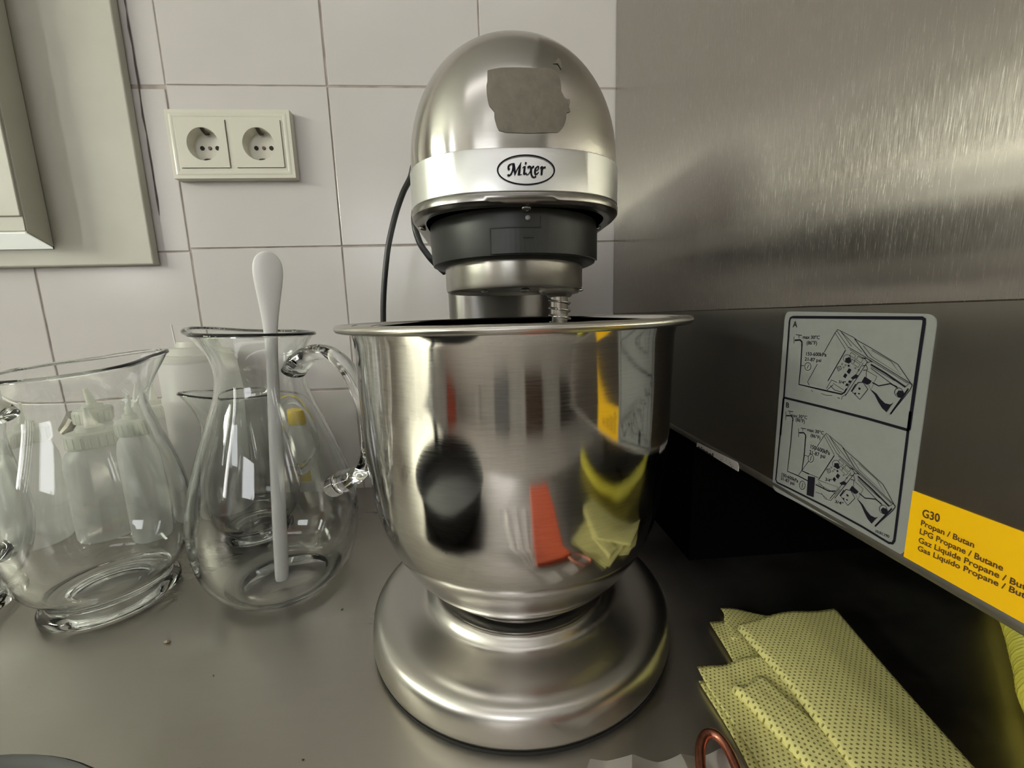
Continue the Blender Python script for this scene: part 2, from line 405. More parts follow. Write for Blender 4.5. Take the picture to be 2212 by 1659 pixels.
PS = [[9,[[-3567.3,2438.6],[-4326.9,2432.8],[-4337.0,2426.3],[-4338.6,2408.5],[-4337.0,2303.0],[-4335.6,2188.6],[-4335.0,2064.9],[-4334.1,1927.5]]],[8,[[-3567.3,2438.6],[-3550.4,2432.5],[-3545.1,2411.5],[-3547.2,2245.9],[-3549.4,1924.6],[-3546.4,1671.8]]],[8,[[-3549.4,1924.6],[-3854.2,1929.3],[-4132.2,1930.1],[-4334.3,1925.8]]],[7,[[-3545.6,1920.2],[-3543.4,1664.7],[-3536.7,1358.6],[-3551.6,1344.6],[-3649.9,1350.4],[-3937.0,1362.3],[-4174.5,1362.3],[-4310.7,1354.5],[-4328.3,1362.5],[-4335.2,1381.3],[-4333.7,1645.1],[-4331.1,1924.7],[-4330.4,2013.7]]],[2,[[-3828.6,2240.7],[-3888.1,2353.1],[-3902.7,2372.0],[-4003.2,2333.8],[-4026.6,2319.5],[-4105.2,2286.3],[-4214.1,2235.3],[-4248.1,2219.3],[-4284.2,2178.2],[-4323.3,2132.0]]],[1.5,[[-3888.1,2353.1],[-3964.1,2268.0]]],[1.5,[[-3898.9,2363.7],[-3978.4,2281.1]]],[1.5,[[-3917.4,2368.3],[-3997.9,2286.4]]],[2.5,[[-4010.7,2326.4],[-4094.7,2240.1]]],[1.5,[[-3927.9,2358.6],[-4059.0,2261.8]]],[1.5,[[-4063.4,2294.7],[-4118.5,2242.3],[-4267.8,2172.4],[-4214.7,2229.9],[-4110.5,2275.4]]],[3,[[-3964.5,2264.1],[-3872.5,2083.1]]],[2,[[-3978.4,2281.1],[-4087.0,2235.6]]],[1.5,[[-3988.7,2269.9],[-4079.8,2227.2]]],[2,[[-4094.7,2240.1],[-4322.7,2137.0]]],[1.5,[[-4100.0,2229.2],[-4302.6,2139.0]]],[5,[[-4115.1,2204.3],[-4196.5,2169.8],[-4294.8,2120.2]]],[2,[[-4117.4,2185.6],[-4262.0,2107.5]]],[2,[[-4323.3,2132.0],[-4314.8,2108.0],[-4242.0,1979.8]]],[1.5,[[-4294.8,2120.2],[-4311.9,2144.0],[-4323.3,2132.0]]],[4,[[-4308.8,2115.6],[-4242.0,1979.8]]],[1.5,[[-4001.0,2223.3],[-3999.8,2214.5],[-3994.5,2207.0],[-3986.0,2202.3],[-3976.0,2201.2],[-3966.5,2204.1],[-3959.4,2210.4],[-3956.1,2218.9],[-3957.3,2227.8],[-3962.8,2235.4],[-3971.4,2240.0],[-3981.4,2240.9],[-3990.8,2237.9],[-3997.8,2231.6],[-4001.0,2223.3]]],[1.2,[[-3957.3,2188.5],[-3956.3,2185.5],[-3953.2,2184.0],[-3949.8,2184.8],[-3948.1,2187.5],[-3949.1,2190.5],[-3952.3,2192.0],[-3955.6,2191.2],[-3957.3,2188.5]]],[1.2,[[-3968.6,2171.5],[-3967.6,2168.5],[-3964.5,2166.9],[-3961.1,2167.7],[-3959.5,2170.4],[-3960.5,2173.4],[-3963.6,2175.0],[-3966.9,2174.2],[-3968.6,2171.5]]],[1.2,[[-3978.5,2184.8],[-3977.5,2181.8],[-3974.5,2180.3],[-3971.1,2181.1],[-3969.5,2183.8],[-3970.4,2186.8],[-3973.5,2188.3],[-3976.8,2187.5],[-3978.5,2184.8]]],[1.2,[[-3941.7,2162.1],[-3940.7,2159.0],[-3937.5,2157.4],[-3934.0,2158.2],[-3932.3,2160.9],[-3933.4,2164.0],[-3936.5,2165.6],[-3940.0,2164.8],[-3941.7,2162.1]]],[1.2,[[-4037.4,2175.8],[-4036.4,2172.9],[-4033.6,2171.4],[-4030.4,2172.2],[-4028.8,2174.8],[-4029.7,2177.7],[-4032.6,2179.2],[-4035.8,2178.4],[-4037.4,2175.8]]],[1.2,[[-4057.5,2168.5],[-4056.6,2165.7],[-4053.8,2164.2],[-4050.7,2164.9],[-4049.1,2167.5],[-4050.0,2170.4],[-4052.9,2171.9],[-4056.0,2171.1],[-4057.5,2168.5]]],[2,[[-3922.1,2165.9],[-3944.7,2176.8],[-3951.2,2161.2],[-3934.0,2146.6],[-3922.1,2165.9]]],[1.5,[[-3999.4,2254.9],[-4027.3,2241.6],[-4020.6,2225.2],[-3992.5,2238.4],[-3999.4,2254.9]]],[1.5,[[-4040.6,2238.9],[-4071.6,2226.4],[-4061.5,2206.0],[-4034.4,2218.7],[-4040.6,2238.9]]],[1.5,[[-4008.0,2220.0],[-4058.3,2197.9],[-4047.5,2181.0],[-4001.1,2203.4],[-4008.0,2220.0]]],[1.5,[[-4029.2,2226.1],[-4019.5,2197.5]]],[2.5,[[-4062.4,2233.2],[-4091.5,2232.2],[-4121.7,2216.3]]],[2,[[-4079.4,2231.0],[-4098.3,2210.0],[-4113.3,2219.2]]],[2.5,[[-4071.6,2191.7],[-4091.6,2197.8],[-4102.4,2176.2],[-4078.5,2169.3]]],[2,[[-4097.4,2217.5],[-3991.2,2019.5]]],[1.5,[[-4073.9,2207.4],[-3988.4,2043.7]]],[1.5,[[-4094.8,2171.4],[-4153.5,2149.0],[-4130.6,2077.1],[-4100.3,2125.9],[-4094.8,2171.4]]],[1.5,[[-4116.5,2193.1],[-4243.8,2140.4]]],[3.5,[[-4133.9,2115.8],[-4168.6,2104.4],[-4224.1,2124.6],[-4257.7,2113.9]]],[2.5,[[-4056.8,2103.6],[-4028.2,2050.9],[-4077.7,2018.3],[-4114.3,2078.0],[-4085.9,2108.2],[-4056.8,2103.6]]],[3,[[-4045.0,2093.8],[-4023.8,2050.1]]],[1.5,[[-4286.2,2094.0],[-4285.5,2084.6],[-4281.3,2076.4],[-4274.3,2070.9],[-4265.9,2069.3],[-4257.8,2071.9],[-4251.6,2078.3],[-4248.6,2087.1],[-4249.3,2096.7],[-4253.7,2105.0],[-4260.8,2110.3],[-4269.2,2111.8],[-4277.2,2109.0],[-4283.2,2102.7],[-4286.2,2094.0]]],[2,[[-3789.3,2169.7],[-3729.9,2056.5],[-3746.4,2036.4]]],[2,[[-3593.0,2319.4],[-3597.6,2277.7]]],[6,[[-3601.7,2296.5],[-3643.8,2301.1],[-3659.8,2290.6],[-3662.9,2263.4]]],[2.5,[[-3607.1,2331.6],[-3655.5,2329.0]]],[2.5,[[-3631.8,2328.0],[-3633.6,2312.0]]],[5,[[-3662.4,2268.0],[-3667.3,2144.4],[-3665.1,2029.9],[-3821.8,2026.8],[-3967.3,2025.3],[-3984.3,2038.8],[-3995.4,2061.3]]],[2,[[-3667.1,2146.7],[-3693.5,2148.4]]],[2,[[-3745.9,2150.0],[-3744.7,2139.8],[-3739.2,2130.9],[-3730.3,2125.3],[-3719.8,2123.9],[-3709.7,2127.2],[-3702.1,2134.5],[-3698.6,2144.4],[-3699.8,2154.9],[-3705.6,2163.8],[-3714.6,2169.3],[-3725.2,2170.4],[-3735.1,2167.0],[-3742.5,2159.7],[-3745.9,2150.0]]],[2,[[-3718.2,2134.5],[-3726.9,2158.2]]],[2,[[-3867.4,2039.1],[-3896.4,2093.1],[-3931.8,2083.8]]],[2,[[-3890.3,2060.2],[-3922.3,2040.2],[-3970.6,2036.3]]],[1.5,[[-3908.3,2075.9],[-3978.3,2050.1]]],[2,[[-3873.4,2031.5],[-3909.3,2067.6]]],[2,[[-3946.2,2002.4],[-3960.7,2001.1]]],[1.5,[[-3970.6,1996.8],[-3973.5,2012.0],[-4002.8,2038.1]]],[1.5,[[-3763.3,2012.0],[-3775.5,2002.9]]],[1.5,[[-3834.9,2004.9],[-3871.8,2000.9],[-3911.5,2006.3]]],[2,[[-3826.2,1657.6],[-3883.3,1767.9],[-3898.0,1786.0],[-4001.6,1744.6],[-4025.5,1729.8],[-4105.4,1695.3],[-4214.5,1644.1],[-4248.2,1628.6],[-4282.9,1589.3],[-4319.9,1545.8]]],[1.5,[[-3883.3,1767.9],[-3962.2,1681.2]]],[1.5,[[-3894.2,1778.0],[-3976.6,1693.7]]],[1.5,[[-3913.1,1781.8],[-3996.3,1698.4]]],[2.5,[[-4009.2,1737.1],[-4094.2,1650.9]]],[1.5,[[-3924.1,1771.7],[-4058.3,1672.7]]],[1.5,[[-4062.9,1704.6],[-4118.3,1652.6],[-4266.3,1583.9],[-4215.0,1639.1],[-4110.6,1684.7]]],[3,[[-3962.8,1677.3],[-3875.4,1499.6]]],[2,[[-3976.6,1693.7],[-4086.5,1646.6]]],[1.5,[[-3987.2,1682.4],[-4079.2,1638.7]]],[2,[[-4094.2,1650.9],[-4319.4,1550.6]]],[1.5,[[-4099.5,1640.3],[-4299.6,1552.4]]],[5,[[-4114.5,1615.9],[-4195.2,1581.8],[-4291.2,1534.6]]],[2,[[-4116.5,1597.8],[-4258.3,1522.3]]],[2,[[-4319.9,1545.8],[-4310.4,1523.1],[-4235.4,1399.9]]],[1.5,[[-4291.2,1534.6],[-4309.1,1557.1],[-4319.9,1545.8]]],[4,[[-4304.9,1530.3],[-4235.4,1399.9]]],[1.5,[[-3999.2,1642.6],[-3998.1,1633.4],[-3992.9,1624.3],[-3984.7,1617.3],[-3975.0,1613.6],[-3965.8,1614.1],[-3958.8,1618.7],[-3955.6,1626.6],[-3956.8,1636.0],[-3962.1,1645.1],[-3970.5,1652.1],[-3980.2,1655.6],[-3989.3,1655.0],[-3996.1,1650.3],[-3999.2,1642.6]]],[1.2,[[-3956.5,1604.2],[-3955.5,1600.9],[-3952.5,1598.5],[-3949.2,1598.5],[-3947.6,1600.8],[-3948.6,1604.2],[-3951.6,1606.5],[-3954.9,1606.6],[-3956.5,1604.2]]],[1.2,[[-3968.0,1587.2],[-3967.1,1583.9],[-3964.1,1581.5],[-3960.9,1581.5],[-3959.2,1583.8],[-3960.2,1587.1],[-3963.2,1589.5],[-3966.4,1589.6],[-3968.0,1587.2]]],[1.2,[[-3977.7,1600.2],[-3976.7,1596.9],[-3973.8,1594.6],[-3970.6,1594.5],[-3969.0,1596.8],[-3969.9,1600.1],[-3972.9,1602.5],[-3976.1,1602.5],[-3977.7,1600.2]]],[1.2,[[-3941.4,1578.3],[-3940.4,1575.0],[-3937.4,1572.5],[-3934.1,1572.5],[-3932.4,1574.8],[-3933.4,1578.2],[-3936.4,1580.7],[-3939.8,1580.7],[-3941.4,1578.3]]],[1.2,[[-4036.5,1590.5],[-4035.6,1587.3],[-4032.8,1585.0],[-4029.8,1584.9],[-4028.2,1587.2],[-4029.1,1590.4],[-4031.9,1592.7],[-4035.0,1592.7],[-4036.5,1590.5]]],[1.2,[[-4056.6,1583.1],[-4055.8,1579.9],[-4053.0,1577.7],[-4050.0,1577.6],[-4048.5,1579.8],[-4049.4,1582.9],[-4052.1,1585.2],[-4055.1,1585.3],[-4056.6,1583.1]]],[2,[[-3922.0,1581.2],[-3944.2,1591.6],[-3951.0,1576.1],[-3934.2,1561.9],[-3922.0,1581.2]]],[1.5,[[-3998.1,1667.4],[-4026.3,1653.7],[-4019.6,1637.9],[-3991.2,1651.4],[-3998.1,1667.4]]],[1.5,[[-4039.7,1650.8],[-4070.9,1638.0],[-4060.7,1618.4],[-4033.5,1631.3],[-4039.7,1650.8]]],[1.5,[[-4007.0,1633.0],[-4057.5,1610.5],[-4046.7,1594.2],[-4000.2,1616.8],[-4007.0,1633.0]]],[1.5,[[-4028.3,1638.5],[-4018.7,1610.7]]],[2.5,[[-4061.7,1644.8],[-4091.0,1643.3],[-4121.1,1627.4]]],[2,[[-4078.7,1642.3],[-4097.6,1621.7],[-4112.8,1630.4]]],[2.5,[[-4070.8,1604.2],[-4090.8,1609.9],[-4101.5,1588.8],[-4077.6,1582.4]]],[2,[[-4096.8,1629.0],[-3992.9,1436.1]]],[1.5,[[-4073.2,1619.5],[-3989.7,1459.9]]],[1.5,[[-4093.9,1584.2],[-4152.0,1562.1],[-4128.6,1492.6],[-4099.1,1540.1],[-4093.9,1584.2]]],[1.5,[[-4115.7,1605.0],[-4241.4,1553.6]]],[3.5,[[-4132.2,1530.1],[-4166.3,1519.1],[-4221.5,1538.5],[-4254.3,1528.4]]],[2.5,[[-4056.2,1518.5],[-4028.5,1466.9],[-4076.9,1435.2],[-4112.6,1493.5],[-4084.8,1522.9],[-4056.2,1518.5]]],[3,[[-4044.6,1509.0],[-4024.2,1466.2]]],[1.5,[[-4281.1,1515.0],[-4280.4,1505.7],[-4276.3,1496.4],[-4269.6,1489.1],[-4261.7,1485.0],[-4254.0,1485.2],[-4248.1,1489.6],[-4245.2,1497.4],[-4246.0,1506.9],[-4250.2,1516.2],[-4257.0,1523.6],[-4264.9,1527.4],[-4272.5,1527.1],[-4278.3,1522.7],[-4281.1,1515.0]]],[2,[[-3575.5,1838.8],[-3581.6,1783.7]]],[5,[[-3582.6,1812.3],[-3622.5,1821.9],[-3639.7,1810.8],[-3641.7,1792.8]]],[2.5,[[-3595.4,1846.5],[-3639.3,1850.5]]],[2,[[-3611.6,1847.2],[-3613.6,1829.1]]],[2,[[-3692.6,1757.5],[-3698.5,1704.5]]],[5,[[-3699.3,1732.1],[-3735.9,1742.6],[-3751.8,1732.3],[-3753.8,1715.0]]],[2.5,[[-3710.8,1765.5],[-3751.2,1770.7]]],[2,[[-3725.7,1766.6],[-3727.7,1749.2]]],[4,[[-3639.5,1798.4],[-3639.5,1630.5],[-3632.4,1456.2],[-3725.7,1461.5],[-3797.3,1460.0]]],[4.5,[[-3752.5,1726.5],[-3754.8,1607.3],[-3747.7,1504.2],[-3803.1,1504.7]]],[2,[[-3754.8,1607.3],[-3787.6,1609.7]]],[2,[[-3826.6,1611.6],[-3825.8,1600.6],[-3821.1,1590.3],[-3813.4,1582.7],[-3804.3,1579.3],[-3795.4,1581.0],[-3788.7,1587.3],[-3785.4,1597.0],[-3786.3,1608.2],[-3791.2,1618.6],[-3799.0,1626.1],[-3808.1,1629.3],[-3816.9,1627.5],[-3823.5,1621.2],[-3826.6,1611.6]]],[2,[[-3804.4,1588.9],[-3808.0,1619.8]]],[2,[[-3794.0,1585.1],[-3725.0,1467.4]]],[2,[[-3782.9,1424.7],[-3782.0,1412.4],[-3777.1,1400.6],[-3769.1,1391.7],[-3759.5,1387.5],[-3750.2,1388.8],[-3743.0,1395.5],[-3739.6,1406.2],[-3740.4,1418.7],[-3745.5,1430.6],[-3753.7,1439.4],[-3763.3,1443.4],[-3772.5,1441.9],[-3779.5,1435.2],[-3782.9,1424.7]]],[2,[[-3759.6,1398.0],[-3763.5,1430.6]]],[2,[[-3747.7,1504.2],[-3873.0,1509.0]]],[1.5,[[-3867.8,1495.1],[-4008.6,1509.0],[-3988.9,1466.8],[-3870.3,1472.7]]],[4,[[-3857.8,1461.5],[-3951.5,1461.4],[-3993.6,1480.1]]],[1.5,[[-3863.0,1416.2],[-3903.3,1422.5],[-3944.3,1412.2]]],[1.5,[[-3902.7,1428.1],[-3931.8,1406.4],[-3970.0,1412.7],[-4021.4,1503.5]]],[1.5,[[-3875.6,1486.7],[-3925.5,1461.4]]],[2,[[-3988.9,1466.8],[-3962.7,1420.8]]]]
PP = [[[-4023.1,2130.3],[-4039.0,2144.5],[-4058.9,2139.4],[-4049.8,2126.2],[-4025.0,2114.6],[-4013.2,2120.9]],[[-3969.7,2220.2],[-3993.4,2230.5],[-4007.2,2208.0],[-3993.2,2194.5],[-3969.8,2200.0]],[[-3996.0,2170.8],[-4012.4,2164.8],[-4002.0,2139.4],[-3985.0,2149.2]],[[-3976.7,2142.0],[-3991.4,2133.9],[-3982.3,2114.3],[-3966.1,2122.2]],[[-3989.2,2190.1],[-4000.8,2187.4],[-3997.5,2177.0],[-3986.8,2179.7]],[[-4090.4,2139.9],[-4131.0,2123.0],[-4122.8,2108.3],[-4107.5,2100.1],[-4077.2,2110.7]],[[-4063.8,2081.1],[-4077.0,2077.4],[-4074.0,2067.0],[-4063.1,2069.1]],[[-4045.9,2050.1],[-4054.9,2047.7],[-4051.6,2039.1],[-4042.6,2041.4]],[[-4065.2,2051.6],[-4076.1,2049.7],[-4072.6,2043.1],[-4063.8,2045.4]],[[-4126.2,2080.1],[-4142.8,2075.4],[-4163.8,2064.1],[-4185.8,2042.0],[-4210.4,2026.4],[-4236.3,2026.4],[-4251.0,2038.6],[-4239.2,2017.8],[-4223.0,1984.6],[-4198.7,1999.6],[-4176.4,2025.0],[-4152.8,2058.2]],[[-4258.1,2081.7],[-4266.5,2099.4],[-4287.0,2101.2],[-4295.4,2088.6],[-4287.8,2067.7],[-4268.9,2065.8]],[[-4003.6,2107.3],[-4021.6,2106.1],[-4016.5,2093.2],[-4000.6,2094.7]],[[-3992.1,2089.3],[-4005.9,2087.5],[-4000.7,2074.4],[-3984.5,2075.8]],[[-4022.8,1544.9],[-4038.4,1558.6],[-4058.2,1553.4],[-4049.2,1540.7],[-4024.8,1529.5],[-4013.0,1535.7]],[[-3968.6,1634.0],[-3992.3,1643.6],[-4006.3,1621.3],[-3992.4,1608.3],[-3969.0,1614.1]],[[-3995.5,1584.9],[-4011.8,1578.8],[-4001.8,1554.0],[-3984.8,1563.8]],[[-3976.7,1556.8],[-3991.3,1548.7],[-3982.6,1529.5],[-3966.5,1537.4]],[[-3988.5,1604.0],[-4000.1,1601.1],[-3996.9,1591.0],[-3986.2,1593.8]],[[-4089.3,1553.7],[-4129.4,1537.0],[-4121.2,1522.9],[-4106.1,1514.9],[-4076.2,1525.4]],[[-4063.1,1496.5],[-4076.1,1492.9],[-4073.1,1482.8],[-4062.5,1484.8]],[[-4045.8,1466.2],[-4054.5,1463.9],[-4051.4,1455.5],[-4042.6,1457.7]],[[-4064.6,1467.7],[-4075.2,1465.8],[-4071.9,1459.4],[-4063.2,1461.6]],[[-4124.3,1495.6],[-4140.5,1491.0],[-4161.0,1480.1],[-4182.2,1458.9],[-4205.8,1444.3],[-4230.9,1444.5],[-4245.6,1456.5],[-4233.5,1436.4],[-4217.2,1404.2],[-4193.9,1418.2],[-4172.7,1442.4],[-4150.1,1474.4]],[[-4253.8,1497.7],[-4262.5,1514.6],[-4282.8,1516.5],[-4290.6,1504.7],[-4282.3,1484.7],[-4263.8,1482.6]],[[-3797.5,1490.4],[-3849.6,1502.5],[-3853.2,1378.9],[-3800.1,1369.8]]]
PT = [["A",[-3577.3,2377.0],[-3612.4,2377.3],[-3575.2,2412.7]],["max 30°C",[-3663.6,2309.9],[-3788.8,2313.5],[-3662.6,2329.3]],["(86°F)",[-3696.3,2277.0],[-3774.0,2279.8],[-3695.1,2298.0]],["150-600kPa",[-3695.1,2211.4],[-3846.6,2218.8],[-3694.5,2231.8]],["21-87 psi",[-3693.9,2180.4],[-3814.4,2183.3],[-3692.9,2199.9]],["3/4\"",[-3940.5,2083.1],[-3986.1,2082.2],[-3940.6,2098.6]],["B",[-3571.0,1867.0],[-3601.8,1867.3],[-3570.2,1899.0]],["max 30°C",[-3619.0,1816.8],[-3751.6,1831.6],[-3619.2,1836.6]],["(86°F)",[-3663.2,1798.3],[-3736.6,1802.3],[-3662.4,1819.5]],["max 30°C",[-3758.1,1760.8],[-3879.6,1772.6],[-3758.1,1780.3]],["(86°F)",[-3787.9,1734.1],[-3860.3,1737.4],[-3787.2,1753.2]],["150-600kPa",[-3792.2,1664.7],[-3933.7,1669.2],[-3791.7,1688.2]],["21-87 psi",[-3791.1,1630.0],[-3905.0,1638.3],[-3790.7,1652.4]],["150-600kPa",[-3580.1,1406.3],[-3726.6,1418.2],[-3580.4,1427.5]],["21-87 psi",[-3580.4,1379.9],[-3698.6,1387.4],[-3579.9,1400.9]],["3/4\"",[-3919.6,1511.9],[-3961.1,1516.7],[-3919.4,1530.8]],["3/4\"",[-3995.2,1413.3],[-4048.9,1422.2],[-3995.7,1430.4]],["10.01.190",[-4238.2,1371.3],[-4310.0,1379.1],[-4238.0,1385.5]],["G30",[-4438.2,1557.4],[-4508.6,1566.8],[-4436.8,1593.2]],["Propan / Butan",[-4437.5,1517.3],[-4638.7,1526.1],[-4437.9,1542.0]],["LPG Propane / Butane",[-4437.3,1476.1],[-4735.2,1489.0],[-4437.7,1501.1]],["Gaz Liquide Propane / Butane",[-4438.1,1434.2],[-4853.7,1462.7],[-4438.6,1458.8]],["Gas Liquido Propane / Butano",[-4439.2,1395.9],[-4857.8,1432.7],[-4439.9,1419.7]]]

def ribbon(bm, pts, wd, x):
    P = [Vector((a*1e-4, b*1e-4)) for a, b in pts]; L = len(P); lft = []; rgt = []
    for i in range(L):
        if i == 0: t = P[1]-P[0]
        elif i == L-1: t = P[-1]-P[-2]
        else: t = (P[i+1]-P[i]).normalized()+(P[i]-P[i-1]).normalized()
        if t.length < 1e-9: t = Vector((1, 0))
        t.normalize(); nn = Vector((-t.y, t.x))*wd/2
        lft.append(bm.verts.new((x, P[i][0]+nn[0], P[i][1]+nn[1]))); rgt.append(bm.verts.new((x, P[i][0]-nn[0], P[i][1]-nn[1])))
    for i in range(L-1): bm.faces.new((lft[i], lft[i+1], rgt[i+1], rgt[i]))
def panel_text(bm, txt, a, b, up, x, off=.0):
    vs, fs = text_mesh(txt, off)
    if not vs: return
    A, B, U = (Vector(q)*1e-4 for q in (a, b, up))
    wmax = max(v.x for v in vs); ex = (B-A)/wmax; ey = (U-A)/CAPH
    nv = [bm.verts.new((x, *(A+ex*v.x+ey*v.y))) for v in vs]
    for f in fs:
        try: bm.faces.new([nv[i] for i in f])
        except ValueError: pass
bm = bmesh.new()
for wd, pts in PS: ribbon(bm, pts, wd*1.75e-4, XS-.00025)
for q in PP: fill_poly(bm, [(XS-.0003, a_*1e-4, b_*1e-4) for a_, b_ in q])
for t_ in PT[:-5]: panel_text(bm, *t_, XS-.00025, .018)
mesh_obj('print', bm, M['ink'], st)
bm = bmesh.new()
for t_ in PT[-5:]: panel_text(bm, *t_, XS-.00045, .022)
mesh_obj('print', bm, M['brown_ink'], gs)
bm = bmesh.new()
panel_text(bm, 'pinnel', (-2545, 1246), (-2800, 1246), (-2545, 1290), XS-.0008, .03)
for vv in bm.verts: vv.co.z = max(vv.co.z, .1263)
ribbon(bm, [(-2985+math.cos(t*pi/12)*115, 1242+math.sin(t*pi/12)*72) for t in range(1, 12)], 1.5e-4, XS-.0008)
ribbon(bm, [(-2985+math.cos(t*pi/12)*60, 1248+math.sin(t*pi/12)*34) for t in range(1, 12)], 1.2e-4, XS-.0008)
for t in (2, 3, 4, 6, 8, 9, 10):
    ribbon(bm, [(-2985+math.cos(t*pi/12)*80, 1246+math.sin(t*pi/12)*46), (-2985+math.cos(t*pi/12)*98, 1246+math.sin(t*pi/12)*60)], 5e-4, XS-.0008)
mesh_obj('print', bm, M['ink'], ws)

# ================================================================= WALL BOX upper left
wb = empty('wall_box', (-.69, 0, .3316), 'off-white wall-mounted fuse box in the upper left corner', 'fuse box')
bm = bmesh.new(); box(bm, -.95, -.4305, -.012, -.0004, .3316, 1.0, bev=.0015); mesh_obj('frame', bm, M['boxp'], wb)
bm = bmesh.new()
a = [(-.95, -.0122, .3542), (-.5475, -.0122, .3542), (-.5475, -.0122, .98), (-.95, -.0122, .98)]
b = [(-.95, -.050, .3750), (-.5400, -.050, .3662), (-.5400, -.050, .975), (-.95, -.050, .975)]
b[0] = (-.95, -.050, .3662)
va = [bm.verts.new(q) for q in a]; vb = [bm.verts.new(q) for q in b]
bm.faces.new(va); bm.faces.new(vb)
for i in range(4): bm.faces.new((va[i], va[(i+1) % 4], vb[(i+1) % 4], vb[i]))
bmesh.ops.bevel(bm, geom=bm.edges[:], offset=.0015, segments=2, affect='EDGES')
mesh_obj('door', bm, M['boxp'], wb)
bm = bmesh.new(); box(bm, -.95, -.5485, -.0133, -.0115, .3525, .9815, bev=0); mesh_obj('door_gap', bm, M['gap'], wb)
bm = bmesh.new(); box(bm, -.95, -.5415, -.0524, -.0502, .384, .97, bev=.0008); mesh_obj('front_panel', bm, M['boxp'], wb)
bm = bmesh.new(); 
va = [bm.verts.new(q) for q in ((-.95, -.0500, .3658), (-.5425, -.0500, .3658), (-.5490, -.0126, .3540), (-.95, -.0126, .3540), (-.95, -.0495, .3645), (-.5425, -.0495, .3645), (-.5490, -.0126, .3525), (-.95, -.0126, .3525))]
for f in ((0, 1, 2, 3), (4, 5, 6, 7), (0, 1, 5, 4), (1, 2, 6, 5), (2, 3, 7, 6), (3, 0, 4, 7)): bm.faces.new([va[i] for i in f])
mesh_obj('glowing_underside', bm, M['boxw'], wb)  # underside of the door, made to glow so that it reads bright
crk = bmesh.new()
zz = .395; rr = random.Random(5); P = []
while zz < .80: P.append((-.4218+rr.uniform(-.0006, .0006), -.0006, zz)); zz += .02
tube(crk, P, [.0002+.0009*abs(sin(i*1.3)) for i in range(len(P))], 6)
mesh_obj('sealant_crack', crk, M['gap'], wb)

# ================================================================= DOUBLE SOCKET
sk = empty('wall_socket', (-.3124, 0, .4777), 'white double power socket on the tiles beside the fuse box', 'socket')
def square_with_hole(bm, cx, cz, hw, r, y0, y1, n=48):
    def sq(t):
        c, s = cos(t), sin(t); k = 1/max(abs(c), abs(s)); return cx+c*k*hw, cz+s*k*.0281
    A = []; B = []; D = []; 
    for i in range(n):
        t = 2*pi*i/n+pi/4; x, z = sq(t)
        A.append(bm.verts.new((x, y0, z))); B.append(bm.verts.new((cx+r*cos(t), y0, cz+r*sin(t)))); D.append(bm.verts.new((x, y1, z)))
    for i in range(n):
        j = (i+1) % n; bm.faces.new((A[i], A[j], B[j], B[i])); bm.faces.new((A[i], A[j], D[j], D[i]))
bm = bmesh.new()
# frame as bevelled outer ring around two openings
fx0, fx1, fz0, fz1 = -.3885, -.2366, .4370, .5186
for d in ((fx0, fx1, fz0, .4490), (fx0, fx1, .5064, fz1), (fx0, -.3768, .4490, .5064), (-.2484, fx1, .4490, .5064), (-.3159, -.3085, .4490, .5064)): box(bm, d[0], d[1], -.0118, -.0003, d[2], d[3])
bmesh.ops.remove_doubles(bm, verts=bm.verts, dist=1e-5)
fr = mesh_obj('frame', bm, M['socket'], sk)
bm = bmesh.new()   # rounded outer lip around the frame
R = [(fx0-.0004, fz0-.0004), (fx1+.0004, fz0-.0004), (fx1+.0004, fz1+.0004), (fx0-.0004, fz1+.0004)]
rings = []
for off, y in ((.0, -.0003), (.0, -.006), (-.0012, -.0095), (-.0035, -.0116), (-.006, -.0122), (-.0085, -.0122), (-.0095, -.0117)):
    ring = []
    for i, (cx_, cz_) in enumerate(R):
        sx = -1 if i in (1, 2) else 1; sz = 1 if i < 2 else -1
        for k in range(5):
            ang = (pi+pi/2*i)+k/4*pi/2; rad_ = .005
            ccx = cx_+sx*rad_; ccz = cz_+sz*rad_
            rr_ = max(rad_+off, .0003) if off > -.0048 else .0003
            ex = 0 if off > -.0048 else (-off-.0047)
            ring.append(bm.verts.new((ccx+rr_*cos(ang)+sx*ex, y, ccz+rr_*sin(ang)+sz*ex)))
    rings.append(ring)
for a, b in zip(rings, rings[1:]):
    for i in range(len(a)): bm.faces.new((a[i], a[(i+1) % len(a)], b[(i+1) % len(a)], b[i]))
o = mesh_obj('frame_rim', bm, M['socket'], sk, smooth=True); shade_auto(o, 50)
